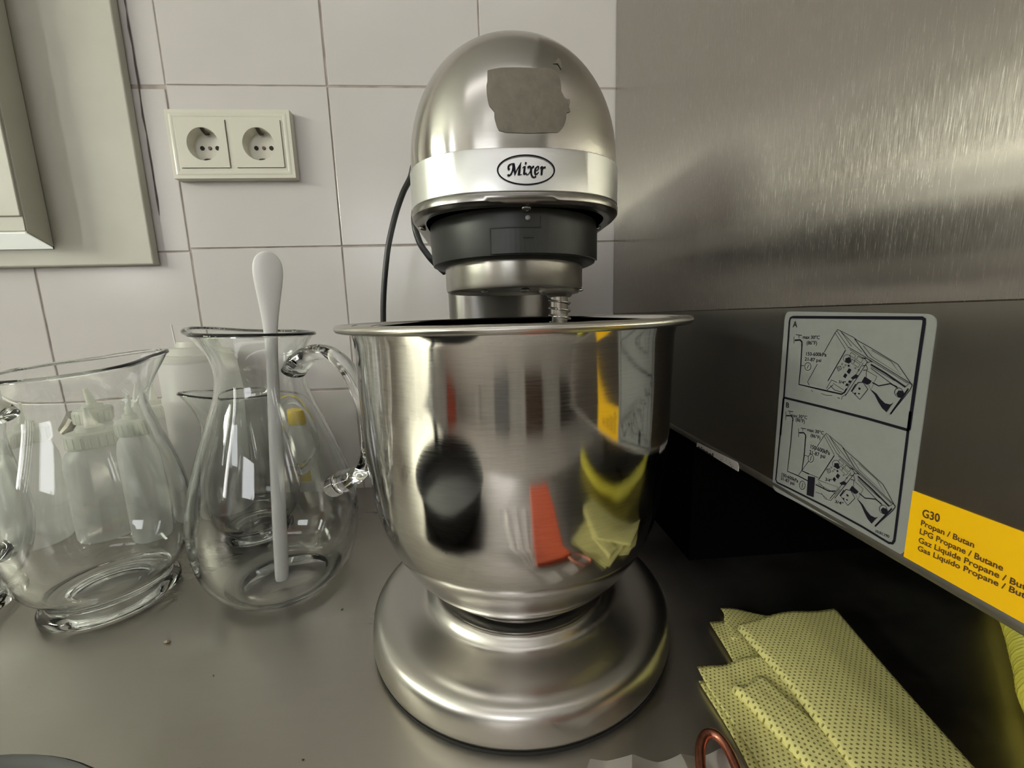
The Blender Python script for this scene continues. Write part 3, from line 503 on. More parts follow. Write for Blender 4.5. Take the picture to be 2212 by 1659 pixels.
for cx in (-.3463, -.2784):
    cz = .4777; hy = -.0133
    bm = bmesh.new(); square_with_hole(bm, cx, cz, .0295, .0197, hy, -.0105)
    ins = mesh_obj('socket_insert', bm, M['socket'], sk)
    bm = bmesh.new(); n = 48; prev = None; rings = []
    for r_, y in ((.0197, hy), (.0194, hy+.0006), (.0190, .0006), (.0175, .0010)):
        rings.append([bm.verts.new((cx+r_*cos(2*pi*i/n), y, cz+r_*sin(2*pi*i/n))) for i in range(n)])
    for a, b in zip(rings, rings[1:]):
        for i in range(n): bm.faces.new((a[i], a[(i+1) % n], b[(i+1) % n], b[i]))
    bm.faces.new(rings[-1]); o = mesh_obj('recess', bm, M['socket'], ins); shade_auto(o, 50)
    for dx in (-.0095, .0095):
        bm = bmesh.new(); r_ = bmesh.ops.create_cone(bm, cap_ends=True, segments=20, radius1=.0027, radius2=.0027, depth=.0008)
        bmesh.ops.rotate(bm, verts=bm.verts, matrix=Matrix.Rotation(pi/2, 3, 'X')); bmesh.ops.translate(bm, verts=bm.verts, vec=(cx+dx, .0006, cz))
        mesh_obj('contact_hole', bm, M['dark_hole'], ins)
    bm = bmesh.new(); bmesh.ops.create_cone(bm, cap_ends=True, segments=20, radius1=.0024, radius2=.0020, depth=.0012)
    bmesh.ops.rotate(bm, verts=bm.verts, matrix=Matrix.Rotation(pi/2, 3, 'X')); bmesh.ops.translate(bm, verts=bm.verts, vec=(cx, .0004, cz)); mesh_obj('screw', bm, M['clip'], ins)
    for s in (1, -1):
        bm = bmesh.new(); tube(bm, [(cx, hy+.0012, cz+s*.0192), (cx, hy+.0045, cz+s*.0170), (cx, -.003, cz+s*.0150), (cx, .0002, cz+s*.0168)], .0012, 8, flat=(1, 2.0), up=(0, 0, 1))
        o = mesh_obj('earth_clip', bm, M['clip'], ins); shade_auto(o)

# ================================================================= STAND MIXER
CX, CY = .0223, -.2868
mx_ = empty('stand_mixer', (CX, CY, 0), 'brushed steel tilt-head stand mixer with the word Mixer on its white band', 'mixer')
# --- base: outline = disc in front, narrower rounded tail behind
def base_outline(r, tail):
    pts = []; n = 96
    for i in range(n):
        t = 2*pi*i/n; x, y = cos(t), sin(t)
        # support of hull(disc r at 0, disc tail at (0,.16)) in polar form
        best = r
        if y > 0:
            # ray from origin against the rear disc and the tangent band
            d = .165; b_ = y*d; c_ = d*d-tail*tail; disc = b_*b_-c_
            if disc > 0: best = max(best, b_+sqrt(disc))
            # flank lines from (r,0) to (tail,d)
            if abs(x) > 1e-6:
                # solve k*(x,y) on the line x=r+(tail-r)*y/d
                k = r/(abs(x)+(r-tail)*y/d); 
                if k*y <= d: best = max(best, k)
        pts.append((CX+best*x, CY+best*y))
    return pts
prof = [(.1150, .0030, 0), (.1196, .0032, 0), (.1199, .009, 0), (.1194, .0175, 0), (.1182, .0225, 0), (.1155, .0262, 0), (.1105, .0284, 0), (.1045, .0292, 0), (.0960, .0288, 0), (.0870, .0282, 0), (.0790, .0284, 0)]
bm = bmesh.new(); rings = []
for r, z, _ in prof: rings.append([bm.verts.new((x, y, z)) for x, y in base_outline(r, r-.035)])
# inner: morph to the round seat
for r, z in ((.0755, .0300), (.0738, .0325), (.0715, .0352), (.0690, .0362), (.0665, .0352), (.0640, .0335), (.0600, .0330), (.001, .0330)):
    rings.append([bm.verts.new((CX+r*cos(2*pi*i/96), CY+r*sin(2*pi*i/96), z)) for i in range(96)])
for a, b in zip(rings, rings[1:]):
    for i in range(96): bm.faces.new((a[i], a[(i+1) % 96], b[(i+1) % 96], b[i]))
bm.faces.new(rings[0])
o = mesh_obj('base', bm, M['base'], mx_, smooth=True)
sub = o.modifiers.new('s', 'SUBSURF'); sub.levels = 1; sub.render_levels = 1
bm = bmesh.new(); rings = []
for r, z in ((.112, .0002), (.1185, .0002), (.1190, .0030), (.112, .0030)): rings.append([bm.verts.new((x, y, z)) for x, y in base_outline(r, r-.035)])
for a, b in zip(rings, rings[1:]):
    for i in range(96): bm.faces.new((a[i], a[(i+1) % 96], b[(i+1) % 96], b[i]))
bm.faces.new(rings[0]); mesh_obj('rubber_ring', bm, M['rubber'], mx_)
# --- column
bm = bmesh.new(); rings = []
for z, ax_, ay_, yc in ((.028, .074, .060, -.098), (.036, .066, .052, -.099), (.055, .061, .047, -.1), (.10, .060, .046, -.1), (.26, .060, .046, -.1), (.318, .060, .046, -.1)):
    rings.append([bm.verts.new((.0212+ax_*math.copysign(abs(cos(t))**.55, cos(t)), yc+ay_*math.copysign(abs(sin(t))**.55, sin(t)), z)) for t in [2*pi*i/64 for i in range(64)]])
for a, b in zip(rings, rings[1:]):
    for i in range(64): bm.faces.new((a[i], a[(i+1) % 64], b[(i+1) % 64], b[i]))
bm.faces.new(rings[0]); bm.faces.new(rings[-1]); o = mesh_obj('column', bm, M['column'], mx_); shade_auto(o, 40)
# --- head (superellipsoid nose, straight body)
HA, HB, HC, HY, HZ, HX, HN, HM = .0683, .060, .0780, -.297, .345, .0249, 2.1, 2.6
def nose_y(x, z, off=0):
    u = abs(x-HX)/(HA+off); v = max(0, z-HZ)/(HC+off); s = (u**HN+v**HN)**(1/HN)
    return HY-(HB+off)*max(0, 1-s**HM)**(1/HM)
ZB = .3130
def section(s, y, bm, off=0, zlow=ZB, n=40):
    vs = []
    for i in range(n+1):
        q = pi*i/n; c_, s_ = cos(q), sin(q)
        vs.append(bm.verts.new((HX+(HA+off)*s*math.copysign(abs(c_)**(2/HN), c_), y, HZ+(HC+off)*s*s_**(2/HN))))
    k = max(.90, 1-.0) 
    for f in (.5, 1): vs.append(bm.verts.new((HX-(HA+off)*s*(1-.02*f), y, HZ+(zlow-HZ)*f)))
    for f in (1, .5): vs.append(bm.verts.new((HX+(HA+off)*s*(1-.02*f), y, HZ+(zlow-HZ)*f)))
    return vs
bm = bmesh.new(); rings = []
S_ = [.03, .12, .25, .38, .5, .6, .69, .77, .84, .89, .93, .96, .98, .992, .999]
for s in S_: rings.append(section(s, HY-HB*(1-s**HM)**(1/HM), bm))
for k in range(0, 9): rings.append(section(1, HY+.002+k*.024, bm))
for s in (.985, .94, .85, .7, .45, .1): rings.append(section(s, HY+.194+.05*(1-s**2.2)**(1/2.2), bm))
for a, b in zip(rings, rings[1:]):
    for i in range(len(a)): bm.faces.new((a[i], a[(i+1) % len(a)], b[(i+1) % len(a)], b[i]))
bm.faces.new(rings[0]); bm.faces.new(rings[-1])
hd = mesh_obj('head_housing', bm, M['head'], mx_); shade_auto(hd, 45)
def head_outline(off, back=-.085, n=56):
    """plan outline of the head from the rear left flank round the nose to the rear right flank"""
    a, b = HA+off, HB+off; pts = [(HX-a, back), (HX-a, -.16), (HX-a, -.23)]
    for i in range(n+1):
        t = pi*i/n; c_, s_ = -cos(t), sin(t)
        pts.append((HX+a*math.copysign(abs(c_)**(2/HM), c_), HY-b*s_**(2/HM)))
    return pts+[(HX+a, -.23), (HX+a, -.16), (HX+a, back)]
def head_strip(name, levels, m, sharp=40):
    bm = bmesh.new(); rings = []
    for off, z in levels: rings.append([bm.verts.new((x, y, z)) for x, y in head_outline(off)])
    for a, b in zip(rings, rings[1:]):
        for i in range(len(a)-1): bm.faces.new((a[i], a[i+1], b[i+1], b[i]))
    o = mesh_obj(name, bm, m, mx_); shade_auto(o, sharp); return o
bw = head_strip('trim_band', [(-.001, .3415), (.0006, .3415), (.0010, .3410), (.0010, .3190), (.0006, .3186), (-.001, .3186)], M['bandw'])
bw['label'] = 'pale aluminium band with printed oval'
head_strip('lower_lip', [(-.001, .3184), (.0008, .3184), (.0014, .3172), (.0012, .3140), (-.0005, .3122), (-.0040, .3118), (-.0075, .3122)], M['lipdark'])
bm = bmesh.new(); ol = head_outline(-.003); bm.faces.new([bm.verts.new((x, y, .3134)) for x, y in ol]); mesh_obj('underside', bm, M['dull'], mx_)
# logo on the band, in real millimetres around its centre
LX, LZ, LS = .0275, .3297, 1.76e-5
def lp(u, v, e=.0014):
    x = LX+(u-1055)*LS; z = LZ-(v-648)*LS
    a = HA+.001; q = abs(x-HX)/a
    return (x, HY-(HB+e)*max(0, 1-q**HM)**(1/HM), z)
bm = bmesh.new(); n = 72; A = []; B = []
for i in range(n):
    t = 2*pi*i/n
    A.append(bm.verts.new(lp(1058+932*cos(t), 650+455*sin(t)))); B.append(bm.verts.new(lp(1058+885*cos(t), 650+413*sin(t))))
for i in range(n): bm.faces.new((A[i], A[(i+1) % n], B[(i+1) % n], B[i]))
def pen(pts, w0, w1=None, k=5):
    P = catmull([(a, b, 0) for a, b in pts], k); L = len(P); l_ = []; r_ = []
    ws = w0 if isinstance(w0, list) else [w0, w1 if w1 is not None else w0]
    for i, p_ in enumerate(P):
        t = (P[min(i+1, L-1)]-P[max(i-1, 0)]).normalized(); f = i/(L-1)*(len(ws)-1); j = min(int(f), len(ws)-2); wd = ws[j]*(1-f+j)+ws[j+1]*(f-j)
        nn = Vector((-t.y, t.x, 0))*wd/2
        l_.append(bm.verts.new(lp(*(p_+nn)[:2]))); r_.append(bm.verts.new(lp(*(p_-nn)[:2])))
    for i in range(L-1): bm.faces.new((l_[i], l_[i+1], r_[i+1], r_[i]))
def blob(x, y, rx, ry):
    bm.faces.new([bm.verts.new(lp(x+rx*cos(2*pi*i/16), y+ry*sin(2*pi*i/16))) for i in range(16)])
pen([(520, 640), (490, 590), (510, 520), (580, 475), (690, 462)], [70, 60, 50, 32, 34]); pen([(650, 470), (640, 600), (600, 720), (540, 800), (480, 812)], [60, 60, 50, 40, 60]); blob(490, 805, 42, 32)
pen([(665, 465), (680, 600), (690, 700), (690, 815)], [60, 75, 66, 16]); pen([(695, 790), (760, 650), (840, 530), (905, 430)], [20, 34, 36, 24]); pen([(890, 440), (860, 560), (835, 700), (815, 800)], [24, 60, 78, 76]); pen([(780, 790), (850, 792), (915, 788)], 26, 20)
blob(1048, 450, 33, 33)
pen([(940, 600), (975, 565), (1040, 545)], [22, 34, 26]); pen([(1015, 555), (1000, 650), (985, 780)], [60, 66, 70]); pen([(985, 790), (1020, 770), (1050, 730)], [30, 24, 20])
pen([(1105, 590), (1150, 550), (1195, 570), (1210, 650), (1215, 760), (1245, 840), (1300, 875), (1350, 850)], [60, 50, 60, 66, 60, 50, 42, 36]); blob(1350, 850, 26, 28)
pen([(1315, 550), (1260, 570), (1210, 640), (1160, 730), (1110, 785), (1065, 785), (1050, 740)], [60, 50, 30, 26, 26, 34, 40])
pen([(1350, 690), (1440, 630), (1450, 560), (1400, 560), (1350, 630), (1335, 720), (1365, 785), (1460, 715)], [24, 30, 50, 36, 60, 66, 44, 22])
pen([(1510, 610), (1545, 565), (1600, 560)], [34, 44, 40]); pen([(1590, 560), (1560, 660), (1545, 800)], [66, 72, 60]); pen([(1580, 640), (1620, 580), (1685, 570)], [20, 44, 60])
o = mesh_obj('printed_oval', bm, M['ink'], bw); o['label'] = 'dark oval reading Mixer'
# glue residue on the nose
def residue(pts):
    bm = bmesh.new(); f = bm.faces.new([bm.verts.new((a*1e-4, 0, b*1e-4)) for a, b in pts])
    bmesh.ops.triangulate(bm, faces=[f]); bmesh.ops.subdivide_edges(bm, edges=bm.edges[:], cuts=5, use_grid_fill=True)
    bmesh.ops.triangulate(bm, faces=bm.faces[:])
    for v in bm.verts: v.co.y = nose_y(v.co.x, v.co.z, .0003)
    return mesh_obj('glue_residue', bm, M['glue'], hd, smooth=True)
residue([(80, 3825), (99, 3830), (151, 3837), (247, 3838), (345, 3836), (411, 3844), (455, 3837), (477, 3812), (484, 3775), (482, 3749), (489, 3720), (502, 3689), (515, 3680), (533, 3682), (536, 3665), (528, 3635), (536, 3614), (513, 3605), (510, 3574), (498, 3538), (480, 3513), (459, 3498), (382, 3493), (300, 3489), (235, 3491), (170, 3493), (131, 3504), (119, 3526), (108, 3568), (108, 3601), (82, 3633), (76, 3655), (71, 3695), (71, 3740), (77, 3765)])
residue([(448, 3876), (463, 3893), (483, 3921), (493, 3912), (498, 3889), (498, 3855), (494, 3847), (485, 3864), (476, 3881)])
# hub, planetary disc, shaft
HCX, HCY = .0249, -.2868
bm = bmesh.new(); lathe(bm, [(.040, .3128), (.0600, .3128), (.0602, .3050), (.0596, .2905), (.0590, .2862), (.0560, .2848), (.045, .2845)], HCX, HCY, 96, True, True)
hub = mesh_obj('gear_hub', bm, M['blackp'], mx_); shade_auto(hub, 35); hub['label'] = 'matt black plastic ring under the head'
bm = bmesh.new()    # fitted cover with its step lines
def hub_arc(r, t0, t1, z0, z1, n=16, dr=.0007):
    vs = [[], [], [], []]
    for i in range(n+1):
        t = t0+(t1-t0)*i/n
        for j, (rr_, z_) in enumerate(((r, z0), (r+dr, z0), (r+dr, z1), (r, z1))): vs[j].append(bm.verts.new((HCX+rr_*sin(t), HCY-rr_*cos(t), z_)))
    for i in range(n):
        for j in range(4): bm.faces.new((vs[j][i], vs[j][i+1], vs[(j+1) % 4][i+1], vs[(j+1) % 4][i]))
    bm.faces.new([vs[j][0] for j in range(4)]); bm.faces.new([vs[j][-1] for j in range(4)])
hub_arc(.0592, -.31, 1.25, .2868, .3012, 32, .0016); hub_arc(.0592, .20, 1.25, .3012, .3085, 24, .0016); hub_arc(.0606, .02, .12, .2955, .3000, 4, .0008)
mesh_obj('hub_cover', bm, M['blackp'], hub)
bm = bmesh.new(); hub_arc(.0600, -.318, -.304, .2868, .3018, 2, .0012); hub_arc(.0600, -.318, .20, .3012, .3019, 16, .0012)
mesh_obj('cover_joint', bm, M['rubber'], hub)
bm = bmesh.new(); lathe(bm, [(.030, .2850), (.0505, .2850), (.0505, .2700), (.0498, .2680), (.0480, .2672), (.0465, .2676), (.0450, .2700), (.010, .2700)], HCX-.0003, HCY, 80, True, True)
pl = mesh_obj('planetary_disc', bm, M['dull'], mx_); shade_auto(pl, 40)
SXX, SYY = .0572, -.2960
bm = bmesh.new(); lathe(bm, [(.0145, .2700), (.0150, .2672), (.0140, .2650), (.0095, .2640), (.0085, .2625)], SXX, SYY, 32, True, True); o = mesh_obj('shaft_boss', bm, M['dull'], pl); shade_auto(o)
bm = bmesh.new(); lathe(bm, [(.0062, .2645), (.0062, .190), (.0050, .185)], SXX, SYY, 28, True, True); sh = mesh_obj('beater_shaft', bm, M['chrome'], mx_); shade_auto(sh)
bm = bmesh.new(); tube(bm, [(SXX+.0078*cos(t*.55), SYY+.0078*sin(t*.55), .2630-t*.00048) for t in range(60)], .0007, 8); mesh_obj('spring', bm, M['chrome'], sh, smooth=True)
bm = bmesh.new(); tube(bm, [(SXX-.009, SYY-.004, .2425), (SXX+.009, SYY-.001, .2400)], .0016, 10); mesh_obj('cross_pin', bm, M['chrome'], sh)
def screw(x, y, z, r, ax=(0, 0, 1), m=None):
    bm = bmesh.new(); bmesh.ops.create_uvsphere(bm, u_segments=16, v_segments=8, radius=r)
    bmesh.ops.scale(bm, verts=bm.verts, vec=(1, 1, .55)); q = Vector(ax).to_track_quat('Z', 'Y').to_matrix()
    bmesh.ops.rotate(bm, verts=bm.verts, matrix=q); bmesh.ops.translate(bm, verts=bm.verts, vec=(x, y, z)); mesh_obj('screw', bm, m or M['chrome'], mx_, smooth=True)
screw(.0283, -.3485, .3118, .0032, (0, -.5, -1)); screw(-.0395, -.300, .3115, .0030, (-.3, 0, -1)); screw(.0868, -.292, .3112, .0028, (.5, 0, -1))
screw(.0291, -.3475, .3068, .0016, (0, -1, 0), M['sticker'])
screw(.002, -.318, .2668, .0025, (0, 0, -1)); screw(.030, -.315, .2668, .0035, (0, 0, -1), M['dull']); screw(.070, -.308, .2665, .0022, (0, 0, -1))
# power cord
bm = bmesh.new()
tube(bm, catmull([(-.040, -.128, .300), (-.0498, -.138, .3095), (-.0571, -.14, .3188), (-.0646, -.14, .3323), (-.0689, -.135, .3559), (-.066, -.11, .395), (-.072, -.088, .425), (-.0781, -.083, .4133), (-.088, -.088, .3932), (-.0998, -.09, .3626), (-.111, -.09, .3209), (-.1203, -.09, .2506), (-.122, -.088, .15), (-.117, -.080, .06), (-.110, -.070, .014), (-.085, -.050, .0042), (-.03, -.030, .0040), (.04, -.030, .0042), (.080, -.034, .018), (.095, -.038, .09), (.075, -.040, .20), (.0641, -.043, .2451), (.0767, -.05, .2627), (.0885, -.055, .2773), (.088, -.07, .31)], 8), .0034, 12)
for v in bm.verts: v.co.z = max(v.co.z, .0004)
mesh_obj('power_cord', bm, M['cable'], mx_, smooth=True)

# ================================================================= MIXING BOWL (lifts out, so a thing of its own)
bo = empty('mixing_bowl', (CX+.0005, CY, .0345), 'large shiny steel mixing bowl with rolled rim standing on the mixer base', 'bowl')
bo.rotation_euler = (radians(.7), 0, 0)
def bowl_r(a): return (.0605+(.1104-.0605)*cos(a)**(2/1.62), .129-(.129-.0450)*sin(a)**(2/1.62))
out = [(.0010, .0385), (.050, .0385), (.0530, .0362), (.0575, .0360), (.0595, .0372), (.0598, .0390), (.0585, .0415), (.0585, .0435)]
out += [bowl_r(a) for a in [pi/2*(1-k/26) for k in range(1, 27)]] + [(.1126, .150), (.1135, .172), (.1138, .205), (.1142, .236), (.1165, .2432)]
rim = [(.1227+.0026*cos(t), .2448+.0024*sin(t)) for t in [radians(-150+k*22) for k in range(14)]]
inn = [(.1152, .2438), (.1132, .2360), (.1128, .205), (.1125, .172), (.1116, .150)] + [(r-.0012, z+.0012) for r, z in [bowl_r(a) for a in [pi/2*k/20 for k in range(0, 20)]]] + [(.050, .0400), (.001, .0398)]
bm = bmesh.new(); lathe(bm, [(r, z-.0345) for r, z in out+rim+inn], 0, 0, 128)
o = mesh_obj('body', bm, M['bowl'], bo, local=True); shade_auto(o, 60)
bm = bmesh.new(); lathe(bm, [(r, z-.0345) for r, z in [(.1227+.0028*cos(t), .2448+.0026*sin(t)) for t in [2*pi*k/16 for k in range(17)]]], 0, 0, 128)
o = mesh_obj('rolled_rim', bm, M['bowl_rim'], bo, smooth=True, local=True)

# ================================================================= GLASS JUGS
def build_jug(name, loc, rot, prof, wall, H, zs, spout, lift, rimr, handle, hr, label, zi=.009, scale=1.0, group=None, sw=.5):
    """prof: outer (r,z); local +X is the spout, -X the handle"""
    e = empty(name, loc, label, 'jug', group); e.rotation_euler = (0, 0, rot); e.scale = (scale,)*3
    n = 112
    P = catmull([(r, z, 0) for r, z in prof], 5); outer = [(p.x, p.y) for p in P]
    inner = []
    for i, (r, z) in enumerate(outer):
        a = outer[max(i-1, 0)]; b = outer[min(i+1, len(outer)-1)]
        t = Vector((b[0]-a[0], b[1]-a[1])).normalized(); q = (r-t.y*wall, z+t.x*wall)
        if q[1] > zi: inner.append(q)
    def disp(r, z, th):
        f = max(0, min(1, (z-zs)/(H-zs))); f = f*f*(3-2*f)
        d = math.atan2(sin(th), cos(th)); wt = exp(-(d/sw)**2)
        return r+spout*wt*f**1.5-.0015*f*exp(-((abs(d)-1.1)/.4)**2), z+lift*f*(.5+.5*cos(d))*1.0+.004*wt*f**2
    tr, tz = outer[-1]
    bead = [(tr-wall/2+rimr*cos(t), tz+rimr*.8*sin(t)) for t in [radians(-20+k*28) for k in range(8)]]
    loop = outer+bead+inner[::-1]
    bm = bmesh.new(); rings = []
    for r, z in loop:
        ring = []
        for i in range(n):
            th = 2*pi*i/n; rr_, zz_ = disp(r, z, th); ring.append(bm.verts.new((rr_*cos(th), rr_*sin(th), zz_)))
        rings.append(ring)
    for a, b in zip(rings, rings[1:]):
        for i in range(n): bm.faces.new((a[i], a[(i+1) % n], b[(i+1) % n], b[i]))
    c0 = bm.verts.new((0, 0, prof[0][1]+.0008)); c1 = bm.verts.new((0, 0, inner[0][1]-.0005))
    for i in range(n):
        bm.faces.new((c0, rings[0][i], rings[0][(i+1) % n])); bm.faces.new((c1, rings[-1][i], rings[-1][(i+1) % n]))
    mesh_obj('body', bm, M['glass'], e, smooth=True, local=True)
    hp = catmull(handle, 8); L = len(hp); rr = []
    K = len(hr)-1
    for i in range(L):
        f = i/(L-1)*K; j = min(int(f), K-1); rr.append(hr[j]*(1-f+j)+hr[j+1]*(f-j))
    bm = bmesh.new(); tube(bm, hp, rr, 18, flat=(.8, 1.25), up=(0, 0, 1))
    mesh_obj('handle', bm, M['glass'], e, smooth=True, local=True)
    return e
P2 = [(.0365, .0012), (.041, .0), (.047, .0025), (.056, .012), (.0645, .027), (.0692, .045), (.0708, .064), (.0700, .082), (.0660, .103), (.0600, .124), (.0530, .145), (.0460, .164), (.0390, .183), (.0350, .200), (.0358, .216), (.0410, .230), (.0470, .2385)]
H2 = [(-.0352, 0, .207), (-.0430, 0, .2155), (-.0560, 0, .2230), (-.0740, 0, .2220), (-.0900, 0, .2080), (-.1000, 0, .1850), (-.1045, 0, .1600), (-.1020, 0, .1350), (-.0900, 0, .1160), (-.0755, 0, .1080), (-.0665, 0, .1040)]
build_jug('glass_jug', (-.2015, -.2215, .0003), radians(163), P2, .0026, .2385, .185, .022, .0035, .0032, H2, [.0105, .0105, .0088, .0076, .0073, .0072, .0073, .0076, .0095, .0125, .0130],
          'tall clear glass jug with white stirrer in it, handle touching the steel bowl', sw=.45)
P1 = [(.030, .0030), (.0350, .0), (.0455, .0), (.0490, .0025), (.0492, .0080), (.0465, .0112), (.0430, .0135), (.0450, .0185), (.0550, .030), (.0625, .048), (.0665, .070), (.0668, .088), (.0640, .110), (.0585, .134), (.0515, .158), (.0465, .176), (.0450, .190), (.0468, .202), (.0500, .2105)]
H1 = [(-.0455, 0, .186), (-.0540, 0, .1945), (-.0680, 0, .2000), (-.0840, 0, .1940), (-.0960, 0, .1740), (-.1010, 0, .1500), (-.0990, 0, .1250), (-.0900, 0, .1040), (-.0780, 0, .0920), (-.0660, 0, .0870)]
HR = [.0100, .0098, .0085, .0076, .0073, .0073, .0075, .0082, .0105, .0115]
build_jug('glass_jug', (-.356, -.227, .0003), radians(78), P1, .0026, .2105, .150, .034, .010, .0030, H1, HR,
          'clear glass jug with thick round foot, spout pointing right, left of the stirrer jug', zi=.019, sw=.40)
build_jug('glass_jug', (-.493, -.243, .0003), radians(60), P1, .0026, .2105, .150, .018, .006, .0030, H1, HR,
          'glass jug cut off by the left edge of the picture, only its side showing', zi=.019, sw=.5)
build_jug('glass_jug', (-.283, -.118, .0003), radians(200), P1, .0026, .2105, .150, .020, .006, .0030, H1, HR,
          'smaller glass jug behind the jug with the stirrer', zi=.019, scale=.80, sw=.42)
# ================================================================= STIRRER
bm = bmesh.new()
s0 = Vector((-.1965, -.2400, .0120)); s1 = Vector((-.1795, -.2290, .3100))
pts = []; rr = []; fl = []
prof = [(0, .0050, .55), (.012, .0056, .7), (.03, .0060, .75), (.2, .0060, .75), (.45, .0056, .75), (.62, .0048, .8), (.72, .0045, .7), (.80, .0058, .5), (.87, .0088, .36), (.92, .0112, .30), (.955, .0118, .28), (.98, .0098, .3), (.994, .0060, .4), (1.0, .0016, .6)]
for f, r, k in prof: pts.append(s0.lerp(s1, f)); rr.append(r); fl.append((1, k))
tube(bm, pts, rr, 20, flat=fl, up=(1, .45, 0))
st_ = empty('stirrer', s0, 'long white plastic stirrer with a paddle end standing in the jug', 'stirrer')
o = mesh_obj('stick', bm, M['stir'], st_, smooth=True); sub = o.modifiers.new('s', 'SUBSURF'); sub.levels = 1; sub.render_levels = 2

# ================================================================= PLASTIC BOTTLES behind the jugs
def nozzle(parent, x, y, z, r, h, lean=0, local=False):
    bm = bmesh.new(); tube(bm, [(x, y, z), (x+lean*.3, y, z+h*.3), (x+lean, y, z+h)], [r, r*.75, r*.42], 16)
    o = mesh_obj('nozzle', bm, M['milk2'], parent, local=local); shade_auto(o); return o
def squeeze(loc, r, hb, label, lean=0, tilt=0):
    e = empty('squeeze_bottle', loc, label, 'bottle', 'squeeze bottles behind the jugs'); e.rotation_euler = (tilt*.3, tilt, 0)
    bm = bmesh.new(); lathe(bm, [(r*.8, .0005), (r*.95, .0005), (r, .004), (r, hb*.80), (r*.98, hb*.86), (r*.88, hb*.95), (r*.70, hb), (r*.66, hb+.006)], 0, 0, 48, True, True)
    o = mesh_obj('body', bm, M['milk'], e, local=True); shade_auto(o, 40)
    bm = bmesh.new(); lathe(bm, [(r*.80, hb+.001), (r*.83, hb+.002), (r*.83, hb+.016), (r*.78, hb+.018), (r*.45, hb+.019), (r*.42, hb+.024)], 0, 0, 40, True, True)
    for i in range(20):
        t = 2*pi*i/20; q = r*.83; box(bm, q*cos(t)-.0006, q*cos(t)+.0006, q*sin(t)-.0006, q*sin(t)+.0006, hb+.003, hb+.015)
    o = mesh_obj('cap', bm, M['milk2'], e, local=True); shade_auto(o, 40)
    nozzle(e, 0, 0, hb+.022, .0060, .024, lean, local=True)
    return e
squeeze((-.545, -.112, .0003), .034, .122, 'milky squeeze bottle at the far left behind the footed jug', .003)
squeeze((-.468, -.098, .0003), .031, .112, 'middle milky squeeze bottle behind the footed jug', -.002)
squeeze((-.4025, -.113, .0003), .0215, .128, 'narrow milky squeeze bottle right of the middle one', .002)
squeeze((-.512, -.042, .0003), .026, .128, 'rear milky squeeze bottle by the tiles, left one', -.006)
squeeze((-.440, -.040, .0003), .026, .130, 'rear milky squeeze bottle by the tiles, right one', .003)
# tall container with straw
tc = empty('plastic_container', (-.372, -.046, 0), 'tall milky plastic container with stepped lid against the tiles', 'container')
bm = bmesh.new(); lathe(bm, [(.034, .0005), (.038, .001), (.0395, .006), (.0405, .150), (.0415, .152), (.0415, .160), (.0400, .162), (.0400, .205), (.0385, .209)], -.372, -.046, 56, True, False)
o = mesh_obj('body', bm, M['milk'], tc); shade_auto(o, 40)
bm = bmesh.new(); lathe(bm, [(.0400, .205), (.0418, .205), (.0418, .213), (.034, .214), (.033, .222), (.020, .223), (.018, .230), (.001, .231)], -.372, -.046, 56); o = mesh_obj('lid', bm, M['milk2'], tc); shade_auto(o, 40)
bm = bmesh.new(); tube(bm, [(-.392, -.050, .222), (-.3935, -.050, .252)], [.0011, .0009], 10); mesh_obj('spout_tube', bm, M['stir'], tc)
# bottle with yellow cap
yb = empty('small_bottle', (-.2500, -.045, 0), 'small clear bottle with yellow cap and yellow print by the tiles', 'bottle')
bm = bmesh.new(); lathe(bm, [(.018, .0005), (.0195, .003), (.0200, .080), (.0185, .098), (.0125, .112), (.0105, .118)], -.25, -.045, 48, True, True); o = mesh_obj('body', bm, M['clearp'], yb); shade_auto(o, 40)
bm = bmesh.new(); lathe(bm, [(.0120, .1165), (.0132, .118), (.0132, .134), (.0118, .1365), (.001, .137)], -.25, -.045, 40, True, False); o = mesh_obj('cap', bm, M['capy'], yb); shade_auto(o, 40)
def wrap(name, r, z0, z1, t0, t1, m, jag=0):
    bm = bmesh.new(); n = 16; A = []; B = []
    for i in range(n+1):
        t = t0+(t1-t0)*i/n; A.append(bm.verts.new((-.25+r*sin(t), -.045-r*cos(t), z0+jag*(1 if i in (0, n) else 0)))); B.append(bm.verts.new((-.25+r*sin(t), -.045-r*cos(t), z1+jag*(1 if i in (0, n) else 0))))
    for i in range(n): bm.faces.new((A[i], A[i+1], B[i+1], B[i]))
    return mesh_obj(name, bm, m, yb)
wrap('printed_patch', .0203, .040, .066, -.45, .75, M['lbly']); wrap('printed_ribbon', .0205, .058, .064, -.75, 1.05, M['lblg'])
# black cable connector behind the bottles
cc = empty('cable_connector', (-.508, -.016, .105), 'small black cable connector hanging by the tiles between the bottles', 'connector')
bm = bmesh.new(); tube(bm, [(-.500, -.016, .108), (-.487, -.016, .118), (-.478, -.016, .128)], [.007, .010, .011], 14); mesh_obj('plug_body', bm, M['dull'], cc)
bm = bmesh.new(); tube(bm, catmull([(-.488, -.010, .133), (-.470, -.012, .131), (-.462, -.014, .120), (-.470, -.020, .116), (-.478, -.018, .130), (-.466, -.012, .112), (-.475, -.010, .104), (-.496, -.010, .098)], 6), .0016, 8); mesh_obj('wire_loop', bm, M['cable'], cc, smooth=True)
bm = bmesh.new(); tube(bm, catmull([(-.496, -.010, .098), (-.50, -.012, .06), (-.505, -.012, .02), (-.52, -.014, .0025), (-.60, -.012, .0025)], 6), .0016, 8); mesh_obj('wire', bm, M['cable'], cc, smooth=True)

cc.location.x -= .084; cc.location.z += .004
